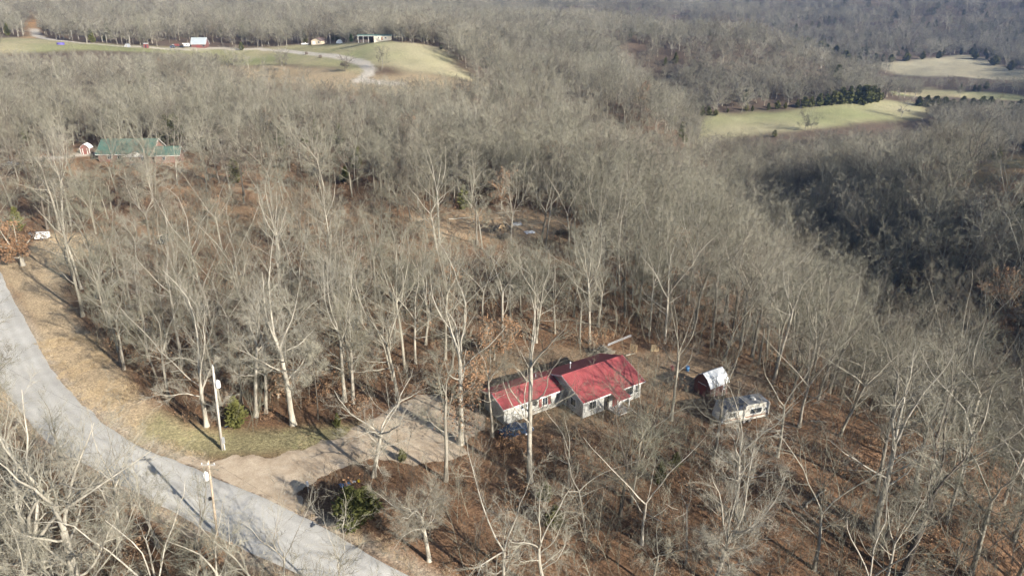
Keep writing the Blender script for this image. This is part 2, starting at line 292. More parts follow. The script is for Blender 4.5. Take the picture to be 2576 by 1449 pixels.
# ------------------------------------------------------------------ the land
az = np.concatenate([np.arange(-52, 52.01, .26), np.arange(56, 308, 4.0)]); az = np.radians(az); NA = len(az)
rr = np.concatenate([[8, 16, 24], np.geomspace(30, 3000, 400), [3300]]); NRR = len(rr)
AZ, RR = np.meshgrid(az, rr); X = RR * np.sin(AZ); Y = RR * np.cos(AZ); X = X.ravel(); Y = Y.ravel(); Z = height(X, Y)
V = np.stack([X, Y, Z], -1); c0 = len(V); V = np.vstack([V, [0, 0, hz(0, 0)]])
i = np.arange(NRR - 1)[:, None] * NA; j = np.arange(NA)[None, :]; jn = (j + 1) % NA
Q = np.stack([i + j, i + NA + j, i + NA + jn, i + jn], -1).reshape(-1, 4)[:, ::-1]
Tc = np.stack([np.full(NA, c0), np.arange(NA), (np.arange(NA) + 1) % NA], -1)[:, ::-1]
me = raw_mesh('land', V, Q, Tc, [MT['ground']], True)
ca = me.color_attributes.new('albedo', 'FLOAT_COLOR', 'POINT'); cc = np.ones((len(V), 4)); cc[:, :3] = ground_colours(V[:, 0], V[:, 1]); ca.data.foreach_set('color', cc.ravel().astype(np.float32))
tag(link('terrain', me), kind='structure')
def strip(name, a, b, lift, mat, across=8, edge=0.0):
    a = np.asarray(a)[:, :2]; b = np.asarray(b)[:, :2]; n = len(a); u = np.linspace(0, 1, across); P = a[:, None, :] * (1 - u)[None, :, None] + b[:, None, :] * u[None, :, None]
    if edge:
        ww = fbm(np.arange(n) * .45, np.full(n, 3.3), 3) * edge; w2 = fbm(np.arange(n) * .45, np.full(n, 9.7), 3) * edge; d = (b - a) / np.linalg.norm(b - a, axis=1)[:, None]
        P[:, 0] += d * ww[:, None]; P[:, -1] += d * w2[:, None]
    Pf = P.reshape(-1, 2); z = height(Pf[:, 0], Pf[:, 1]) + lift; z = z.reshape(n, across); z[:, 0] -= lift + .03; z[:, -1] -= lift + .03
    i = np.arange(n - 1)[:, None] * across; j = np.arange(across - 1)[None, :]; Q = np.stack([i + j, i + across + j, i + across + j + 1, i + j + 1], -1).reshape(-1, 4)
    V = np.column_stack([Pf, z.ravel()]); 
    nrm = np.cross(V[Q[0, 1]] - V[Q[0, 0]], V[Q[0, 3]] - V[Q[0, 0]])
    if nrm[2] < 0: Q = Q[:, ::-1]
    return tag(link(name, raw_mesh(name, V, Q, None, [mat], True)), kind='structure')
rd_ = strip('road', rh, rl, .07, MT['road'], 25, 1.4)
u = np.tile(np.linspace(0, 1, 25), len(rh)); s_ = np.repeat(np.arange(len(rh)), 25); ww = np.exp(-((u - .22) / .07) ** 2) + np.exp(-((u - .42) / .07) ** 2) + np.exp(-((u - .6) / .07) ** 2) + np.exp(-((u - .8) / .07) ** 2)
ww = np.clip(.75 * ww * (.75 + .8 * fbm(s_ / 9., u * 3, 3)) + .9 * fbm(s_ / 4., u * 6 + 3, 4), 0, 1) * (1 - .5 * np.abs(2 * u - 1) ** 6); wa_ = rd_.data.attributes.new('wear', 'FLOAT', 'POINT'); wa_.data.foreach_set('value', ww.astype(np.float32))
# driveway: a fine grid clipped to its outline
dp = np.array(drive_poly)[:, :2]; gx, gy = np.meshgrid(np.arange(dp[:, 0].min(), dp[:, 0].max(), .2), np.arange(dp[:, 1].min(), dp[:, 1].max(), .2)); sh = gx.shape
px = gx.ravel(); py = gy.ravel(); sd = poly_dist(px, py, list(dp) + [dp[0]]); sd = np.where(in_poly(px, py, dp), sd, -sd) + fbm(px / 2.5, py / 2.5, 4) * 3.2
pz = height(px, py) + np.clip(.012 + sd * .05, -.06, .04); ok = (sd > -.5).reshape(sh)
idx = np.arange(px.size).reshape(sh); q = np.stack([idx[:-1, :-1], idx[:-1, 1:], idx[1:, 1:], idx[1:, :-1]], -1).reshape(-1, 4)
q = q[ok.ravel()[q].all(1)]; use = np.unique(q); rem = np.full(px.size, -1); rem[use] = np.arange(len(use))
tag(link('driveway', raw_mesh('driveway', np.stack([px, py, pz], -1)[use], rem[q], None, [MT['drive']], True)), kind='structure')

# ------------------------------------------------------------------ trees: limbs and twigs grown level by level
UP = np.array([0, 0, 1.0])
def unit(v): return v / (np.linalg.norm(v, axis=-1, keepdims=True) + 1e-9)
class Geo:
    def __init__(s): s.V = []; s.Q = []; s.T = []; s.n = 0
    def tube(s, P, Rr, S):
        Nn, K, _ = P.shape; T = np.empty_like(P); T[:, 1:-1] = P[:, 2:] - P[:, :-2]; T[:, 0] = P[:, 1] - P[:, 0]; T[:, -1] = P[:, -1] - P[:, -2]; T = unit(T)
        ref = np.where(np.abs(T[:, :1, 2:3]) > .8, np.array([[[1., .2, 0]]]), np.array([[[.1, .05, 1.]]])); A = unit(np.cross(T, ref)); B = np.cross(T, A)
        a = np.arange(S) * 2 * math.pi / S; ring = P[:, :, None, :] + Rr[:, :, None, None] * (A[:, :, None, :] * np.cos(a)[None, None, :, None] + B[:, :, None, :] * np.sin(a)[None, None, :, None])
        base = s.n + (np.arange(Nn)[:, None, None] * K + np.arange(K - 1)[None, :, None]) * S; j = np.arange(S)[None, None, :]; jn = (j + 1) % S
        s.Q.append(np.stack([base + j, base + jn, base + S + jn, base + S + j], -1).reshape(-1, 4)); s.V.append(ring.reshape(-1, 3)); s.n += ring.size // 3
    def cone(s, A0, A1, r, S=3):
        Nn = len(A0); T = unit(A1 - A0); ref = np.where(np.abs(T[:, 2:3]) > .8, np.array([[1., .2, 0]]), np.array([[.1, .05, 1.]])); A = unit(np.cross(T, ref)); B = np.cross(T, A)
        a = np.arange(S) * 2 * math.pi / S + .4; ring = A0[:, None, :] + r[:, None, None] * (A[:, None, :] * np.cos(a)[None, :, None] + B[:, None, :] * np.sin(a)[None, :, None])
        Vv = np.concatenate([ring, A1[:, None, :]], 1).reshape(-1, 3); b = s.n + np.arange(Nn)[:, None] * (S + 1); j = np.arange(S)[None, :]; jn = (j + 1) % S
        s.T.append(np.stack([b + j, b + jn, b + S + 0 * j], -1).reshape(-1, 3)); s.V.append(Vv); s.n += len(Vv)
    def quads(s, C, U, W):
        Vv = np.stack([C - U - W * .35, C + U - W, C + U * .8 + W * .5, C - U * .6 + W], 1).reshape(-1, 3); b = s.n + np.arange(len(C))[:, None] * 4
        s.Q.append(b + np.arange(4)[None, :]); s.V.append(Vv); s.n += len(Vv)
    def arrays(s):
        return (np.vstack(s.V) if s.V else np.zeros((0, 3)), np.vstack(s.Q) if s.Q else np.zeros((0, 4), int), np.vstack(s.T) if s.T else np.zeros((0, 3), int))
    def mesh(s, name, mats, smooth=False):
        v, q, t = s.arrays(); return raw_mesh(name, v, q, t, mats, smooth)
def merged(name, geos, mats):
    V = []; Q = []; T = []; mq = []; mt = []; n = 0
    for k, g in enumerate(geos):
        v, q, t = g.arrays(); V.append(v); Q.append(q + n); T.append(t + n); mq.append(np.full(len(q), k)); mt.append(np.full(len(t), k)); n += len(v)
    return raw_mesh(name, np.vstack(V), np.vstack(Q), np.vstack(T), mats, False, np.concatenate(mq + mt))
def children(g, P, Rr, n, t0, t1, a0, a1, lf, K, up, wob, rf, tip=.25, rmax=9., spread=None):
    """n offshoots per parent polyline; returns polylines and radii"""
    Nn, KP, _ = P.shape; pi = np.repeat(np.arange(Nn), n); M = Nn * n
    t = t0 + (t1 - t0) * (np.tile(np.arange(n), Nn) + g.random(M)) / n; f = t * (KP - 1); k = np.clip(f.astype(int), 0, KP - 2); w = (f - k)[:, None]
    S = P[pi, k] * (1 - w) + P[pi, k + 1] * w; rs = Rr[pi, k] * (1 - w[:, 0]) + Rr[pi, k + 1] * w[:, 0]; Tn = unit(P[pi, k + 1] - P[pi, k])
    ph = g.random(M) * 2 * math.pi if spread is None else np.tile(np.arange(n), Nn) * 2.4 + np.repeat(g.random(Nn) * 6.28, n) + g.normal(0, .35, M)
    ref = np.where(np.abs(Tn[:, 2:3]) > .8, np.array([[1., .2, 0]]), np.array([[.1, .05, 1.]])); A = unit(np.cross(Tn, ref)); B = np.cross(Tn, A)
    side = A * np.cos(ph)[:, None] + B * np.sin(ph)[:, None]; an = a0 + (a1 - a0) * g.random(M); D = np.cos(an)[:, None] * Tn + np.sin(an)[:, None] * side
    plen = np.linalg.norm(P[:, 1:] - P[:, :-1], axis=-1).sum(1)[pi]; Ln = lf(t, plen, g, M); out = np.empty((M, K, 3)); out[:, 0] = S; d = unit(D); st = (Ln / (K - 1))[:, None]
    for i in range(1, K):
        d = unit(d + UP * up + g.normal(0, wob, (M, 3))); out[:, i] = out[:, i - 1] + d * st
    r0 = np.minimum(rs * rf, rmax); rad = r0[:, None] * np.linspace(1, tip, K)[None, :]
    return out, rad
def make_tree(seed, H=20., r0=.26, fork=.5, nlead=3, lead_ang=(.22, .72), nlimb=5, limb_t=(.5, .95), lean=(0, 0), bend=.02, lod=0, crown=1.0, gnarl=.12, dense=1.0, dead=False, leafy=0, twig_r=None, lowlimb=0):
    g = np.random.default_rng(seed); K = 10 if lod == 0 else 6; hf = H * fork; P = np.zeros((1, K, 3)); d = unit(np.array([lean[0], lean[1], 1.0]))
    for i in range(1, K):
        d = unit(d + g.normal(0, bend, 3) + UP * .02); P[0, i] = P[0, i - 1] + d * hf / (K - 1) / max(d[2], .5)
    rad = (r0 * np.linspace(1, .62, K))[None, :].copy(); rad[0, 0] *= 1.5; rad[0, 1] *= 1.06
    P[0, 0, 2] -= .3
    tr = Geo(); cr = Geo(); S = (7, 5, 3)[lod]; tr.tube(P, rad, S)
    l1, q1 = children(g, P, rad, nlead, .97, .999, lead_ang[0], lead_ang[1], lambda t, p, g, M: (H - hf) * (.75 + .4 * g.random(M)) * crown, (8, 6, 4)[lod], .06, gnarl, .64, .16, spread=1)
    if nlimb:
        l1b, q1b = children(g, P, rad, nlimb, limb_t[0], limb_t[1], .8, 1.4, lambda t, p, g, M: H * (.2 + .17 * g.random(M)) * crown, (8, 6, 4)[lod], .08, gnarl * 1.2, .40, .18, spread=1)
        l1 = np.vstack([l1, l1b]); q1 = np.vstack([q1, q1b])
    if lowlimb:
        l1c, q1c = children(g, P, rad, lowlimb, .2, .6, 1.0, 1.5, lambda t, p, g, M: H * (.08 + .1 * g.random(M)), (8, 6, 4)[lod], .03, gnarl * 1.5, .28, .2, spread=1)
        l1 = np.vstack([l1, l1c]); q1 = np.vstack([q1, q1c])
    tr.tube(l1, q1, (5, 4, 3)[lod])
    n2 = max(2, int((10, 9, 7)[lod] * dense)); n3 = max(1, int((8, 6, 5)[lod] * dense)); n4 = int((6, 6, 4)[lod] * dense)
    l2, q2 = children(g, l1, q1, n2, .18, .98, .45, 1.15, lambda t, p, g, M: p * (.24 + .3 * g.random(M)) * (1.15 - .55 * t), (5, 4, 3)[lod], .05, gnarl * 1.3, .45, .25)
    if dead:
        keep = g.random(len(l2)) < .35; l2 = l2[keep]; q2 = q2[keep]
    cr.tube(l2, q2, (4, 3, 3)[lod])
    if not dead:
        tw = (.0095, .02, .04)[lod] if twig_r is None else twig_r
        q2m = np.maximum(q2, tw * 1.2)
        l3, q3 = children(g, l2, q2m, n3, .12, .98, .35, 1.0, lambda t, p, g, M: np.clip(p * (.3 + .35 * g.random(M)), .5, 2.6) * (1.1 - .4 * t), (4, 3, 2)[lod], .08, .16, .6, .35)
        q3 = np.maximum(q3, tw * .9)
        if lod == 0: cr.tube(l3, q3, 3)
        else: cr.cone(l3[:, 0], l3[:, -1], q3[:, 0] * 1.1)
        if n4:
            l4, q4 = children(g, l3, q3, n4, .1, 1., .35, .95, lambda t, p, g, M: .35 + .75 * g.random(M) * (1.3 if lod else 1), 2, .1, .12, .8, .5, rmax=tw)
            cr.cone(l4[:, 0], l4[:, -1], np.maximum(q4[:, 0], tw * .8))
            l5, q5 = children(g, l2, q2m, n4, .3, 1., .4, 1.0, lambda t, p, g, M: .5 + .8 * g.random(M), 2, .1, .12, .5, .5, rmax=tw * 1.2)
            cr.cone(l5[:, 0], l5[:, -1], np.maximum(q5[:, 0], tw))
    lf = None
    if leafy:
        lf = Geo(); src = l3[:, -1]; pick = g.integers(0, len(src), leafy); C = src[pick] + g.normal(0, .35, (leafy, 3)); U = unit(g.normal(0, 1, (leafy, 3))); W = unit(np.cross(U, g.normal(0, 1, (leafy, 3)))); s = (.09 + .09 * g.random(leafy))[:, None] * (1, 1.5, 2.2)[lod]
        lf.quads(C, U * s, W * s * .7)
    return tr, cr, lf, P
def make_cedar(seed, H=7., Rm=2.2, n=300, lod=0, pine=False):
    g = np.random.default_rng(seed); tr = Geo(); P = np.zeros((1, 5, 3)); P[0, :, 2] = np.linspace(-.2, H * .93, 5); tr.tube(P, np.array([[.05, .04, .03, .018, .006]]) * H * .42, 5)
    u = g.random(n) ** .85 * .97 + .03; az = g.random(n) * 6.283; lump = 1 + .28 * np.sin(az * 3 + seed) * np.sin(u * 9 + seed) + .2 * g.normal(0, 1, n)
    prof = Rm * np.clip(np.minimum((1 - u) ** .75, .35 + u * 3), .05, 1) * lump; st = np.stack([0 * u, 0 * u, u * H * .9], -1); out = np.stack([np.sin(az), np.cos(az), .45 + .5 * u], -1)
    tipp = st + unit(out) * prof[:, None]; tipp[:, 2] += -.05 * H * (1 - u); cr = Geo(); m = (16, 7)[lod]
    t = np.tile(np.linspace(.3, 1.05, m), n) + g.normal(0, .06, n * m); C = np.repeat(st, m, 0) * (1 - t[:, None]) + np.repeat(tipp, m, 0) * t[:, None] + g.normal(0, .055 * Rm, (n * m, 3)) * (1.2 - .5 * t[:, None])
    U = unit(np.repeat(unit(out), m, 0) + g.normal(0, .5, (n * m, 3))); W = unit(np.cross(U, g.normal(0, 1, (n * m, 3)))); s = ((.13 + .15 * g.random(n * m)) * (1, 1.9)[lod] * (Rm / 2.2) ** .5)[:, None]
    cr.quads(C, U * s * 1.3, W * s * .55)
    return tr, cr, P
def make_brush(seed, n=10, h=(1.2, 3.0), rad=1.0, tw=.012, leaves=0, bits=6):
    g = np.random.default_rng(seed); B = np.zeros((n, 2, 3)); a = g.random(n) * 6.28; q = np.sqrt(g.random(n)) * rad; base = np.stack([q * np.cos(a), q * np.sin(a), 0 * q - .1], -1); K = 5; P = np.empty((n, K, 3)); P[:, 0] = base; d = unit(np.stack([g.normal(0, .25, n), g.normal(0, .25, n), np.ones(n)], -1)); hh = h[0] + (h[1] - h[0]) * g.random(n)
    for i in range(1, K): d = unit(d + g.normal(0, .12, (n, 3)) + UP * .03); P[:, i] = P[:, i - 1] + d * (hh / (K - 1))[:, None]
    rr_ = tw * 2.0 * np.linspace(1, .4, K)[None, :] * np.ones((n, 1)); s = Geo(); s.tube(P, rr_, 3)
    b, qb = children(g, P, rr_, bits, .25, 1, .35, 1.0, lambda t, p, g, M: p * (.18 + .25 * g.random(M)), 3, .08, .15, .7, .4); s.cone(b[:, 0], b[:, -1], np.maximum(qb[:, 0], tw))
    c, qc = children(g, b, np.maximum(qb, tw), 3, .2, 1, .4, 1.0, lambda t, p, g, M: .2 + .5 * g.random(M), 2, .05, .1, .7, .5); s.cone(c[:, 0], c[:, -1], np.maximum(qc[:, 0], tw * .7))
    lf = None
    if leaves:
        lf = Geo(); pk = g.integers(0, len(c), leaves); C = c[pk, -1] + g.normal(0, .12, (leaves, 3)); U = unit(g.normal(0, 1, (leaves, 3))); W = unit(np.cross(U, g.normal(0, 1, (leaves, 3)))); z = (.07 + .06 * g.random(leaves))[:, None]; lf.quads(C, U * z, W * z * .7)
    return s, lf
def make_tuft(seed, n=26, h=.7, rad=.35, w=.02):
    g = np.random.default_rng(seed); a = g.random(n) * 6.28; q = np.sqrt(g.random(n)) * rad; A0 = np.stack([q * np.cos(a), q * np.sin(a), 0 * q - .03], -1); D = unit(np.stack([np.cos(a) * .5 + g.normal(0, .3, n), np.sin(a) * .5 + g.normal(0, .3, n), np.ones(n)], -1)); s = Geo(); s.cone(A0, A0 + D * (h * (.5 + .6 * g.random(n)))[:, None], np.full(n, w)); return s

# prototypes shared by many trees
HI = []
for k in range(12):
    g = np.random.default_rng(100 + k)
    tr, cr, _, P = make_tree(200 + k, H=g.uniform(18, 23), r0=g.uniform(.2, .32), fork=g.uniform(.34, .62), nlead=int(g.integers(2, 5)), lead_ang=(.2, .68), nlimb=int(g.integers(3, 8)), lean=(g.normal(0, .05), g.normal(0, .05)), bend=.03, gnarl=g.uniform(.08, .17), crown=g.uniform(.85, 1.1), dense=.88)
    HI.append((tr.mesh('tree_trunk', [MT['bark']], True), cr.mesh('tree_crown', [MT['twig']])))
def proto_collection(name, meshes):
    c = bpy.data.collections.new(name)
    for k, me in enumerate(meshes): c.objects.link(bpy.data.objects.new('%s_%02d' % (name, k), me))
    return c
mids = []
for k in range(9):
    g = np.random.default_rng(400 + k); tr, cr, _, P = make_tree(500 + k, H=g.uniform(17, 22), r0=g.uniform(.2, .3), fork=g.uniform(.35, .6), nlead=int(g.integers(2, 5)), nlimb=int(g.integers(3, 8)), lean=(g.normal(0, .05), g.normal(0, .05)), lod=1, gnarl=g.uniform(.08, .16), crown=g.uniform(.95, 1.2), dense=1.0)
    mids.append(merged('mid_tree', [tr, cr], [MT['bark'], MT['twig']]))
lows = []
for k in range(8):
    g = np.random.default_rng(600 + k); tr, cr, _, P = make_tree(700 + k, H=g.uniform(15, 19), r0=g.uniform(.22, .30), fork=g.uniform(.3, .45), nlead=int(g.integers(4, 6)), lead_ang=(.35, .95), nlimb=int(g.integers(5, 8)), lod=2, gnarl=.12, crown=1.15)
    lows.append(merged('far_tree', [tr, cr], [MT['bark'], MT['twig']]))
cedar_far = []
for k in range(3):
    tr, cr, P = make_cedar(800 + k, 8 + k, 2.4, 150, 1); cedar_far.append(merged('far_cedar', [tr, cr], [MT['bark_dark'], MT['cedar']]))
leafy_far = []
for k in range(2):
    tr, cr, lf, P = make_tree(820 + k, H=13, r0=.2, fork=.35, lod=1, leafy=1500); leafy_far.append(merged('leafy_tree', [tr, cr, lf], [MT['bark'], MT['twig'], MT['leaf']]))
FOREST_PROTOS = mids + lows + cedar_far + leafy_far; NM, NL = len(mids), len(lows)

def scatter(name, protos, pts, rots, scl, idx, label, cat):
    """one mass of things nobody could count: instances on points"""
    me = raw_mesh(name, pts); a = me.attributes.new('rot', 'FLOAT_VECTOR', 'POINT'); a.data.foreach_set('vector', np.asarray(rots, np.float32).ravel())
    a = me.attributes.new('scl', 'FLOAT_VECTOR', 'POINT'); a.data.foreach_set('vector', np.asarray(scl, np.float32).ravel()); a = me.attributes.new('idx', 'INT', 'POINT'); a.data.foreach_set('value', np.asarray(idx, np.int32))
    ng = bpy.data.node_groups.new(name, 'GeometryNodeTree'); ng.interface.new_socket('Geometry', in_out='INPUT', socket_type='NodeSocketGeometry'); ng.interface.new_socket('Geometry', in_out='OUTPUT', socket_type='NodeSocketGeometry')
    gi = ng.nodes.new('NodeGroupInput'); go = ng.nodes.new('NodeGroupOutput'); ip = ng.nodes.new('GeometryNodeInstanceOnPoints'); ci = ng.nodes.new('GeometryNodeCollectionInfo'); ci.inputs['Collection'].default_value = proto_collection(name + '_kind', protos); ci.inputs['Separate Children'].default_value = True; ci.inputs['Reset Children'].default_value = True
    def attr(n, t): q = ng.nodes.new('GeometryNodeInputNamedAttribute'); q.data_type = t; q.inputs['Name'].default_value = n; return q.outputs['Attribute']
    Lk = ng.links; Lk.new(gi.outputs[0], ip.inputs['Points']); Lk.new(ci.outputs[0], ip.inputs['Instance']); ip.inputs['Pick Instance'].default_value = True
    e2r = ng.nodes.new('FunctionNodeEulerToRotation'); Lk.new(attr('rot', 'FLOAT_VECTOR'), e2r.inputs[0]); Lk.new(e2r.outputs[0], ip.inputs['Rotation']); Lk.new(attr('scl', 'FLOAT_VECTOR'), ip.inputs['Scale']); Lk.new(attr('idx', 'INT'), ip.inputs['Instance Index']); Lk.new(ip.outputs[0], go.inputs[0])
    o = link(name, me); md = o.modifiers.new('scatter', 'NODES'); md.node_group = ng
    return tag(o, label, cat, kind='stuff')

# ------------------------------------------------------------------ where the trees stand
def grid_points(r0, r1, a0, a1, cell):
    x0 = r1 * math.sin(a0); x1 = r1 * math.sin(a1); gx, gy = np.meshgrid(np.arange(x0, x1, cell), np.arange(0 if r1 > 300 else -30, r1, cell)); x = gx.ravel() + rng.uniform(-.42, .42, gx.size) * cell; y = gy.ravel() + rng.uniform(-.42, .42, gx.size) * cell
    r = np.hypot(x, y); a = np.arctan2(x, y); k = (r >= r0) & (r < r1) & (a > a0) & (a < a1); return x[k], y[k]
TREES = []   # x, y, z, r
for (r0, r1, a0, a1, cell) in ((26, 110, -1.05, 1.1, 5.8), (110, 260, -.85, .95, 5.3), (260, 600, -.75, .8, 6.4), (600, 1200, -.72, .76, 10), (1200, 3000, -.7, .74, 18)):
    x, y = grid_points(r0, r1, a0, a1, cell); k = ~no_trees(x, y); x, y = x[k], y[k]; z = height(x, y); TREES.append(np.stack([x, y, z, np.hypot(x, y)], -1))
TREES = np.vstack(TREES)
thin = np.ones(len(TREES))
_bx, _by, _ = project(TREES[:, :3]); thin[(_bx > 950) & (_bx < 2330) & (_by > 1075)] = .38; thin[(_bx > 2330) & (_by > 1000)] = .95; thin[in_poly(TREES[:, 0], TREES[:, 1], POLY['green_yard'])] = .45; thin[in_poly(TREES[:, 0], TREES[:, 1], POLY['leafy_slope'])] = .3; thin[(_bx < 1050) & (_by > 410) & (_by < 720)] *= .32; thin[(_bx < 900) & (_by > 720) & (_by < 900)] *= .75
thin = thin * np.where(TREES[:, 3] > 240, np.clip(.85 + 1.6 * fbm(TREES[:, 0] / 55, TREES[:, 1] / 55, 3), .3, 1), 1); TREES = TREES[rng.random(len(TREES)) < thin]

def size_for(base, topy, lo=2., hi=45.):
    for _ in range(30):
        m = (lo + hi) / 2; _, y, _ = project(base + np.array([0, 0, m])); lo, hi = (m, hi) if y[0] > topy else (lo, m)
    return (lo + hi) / 2
def lean_for(base, h, topx):
    lo, hi = -1.2, 1.2
    for _ in range(30):
        m = (lo + hi) / 2; x, _, _ = project(base + np.array([m * h, 0, h])); lo, hi = (m, hi) if x[0] < topx else (lo, m)
    return (lo + hi) / 2
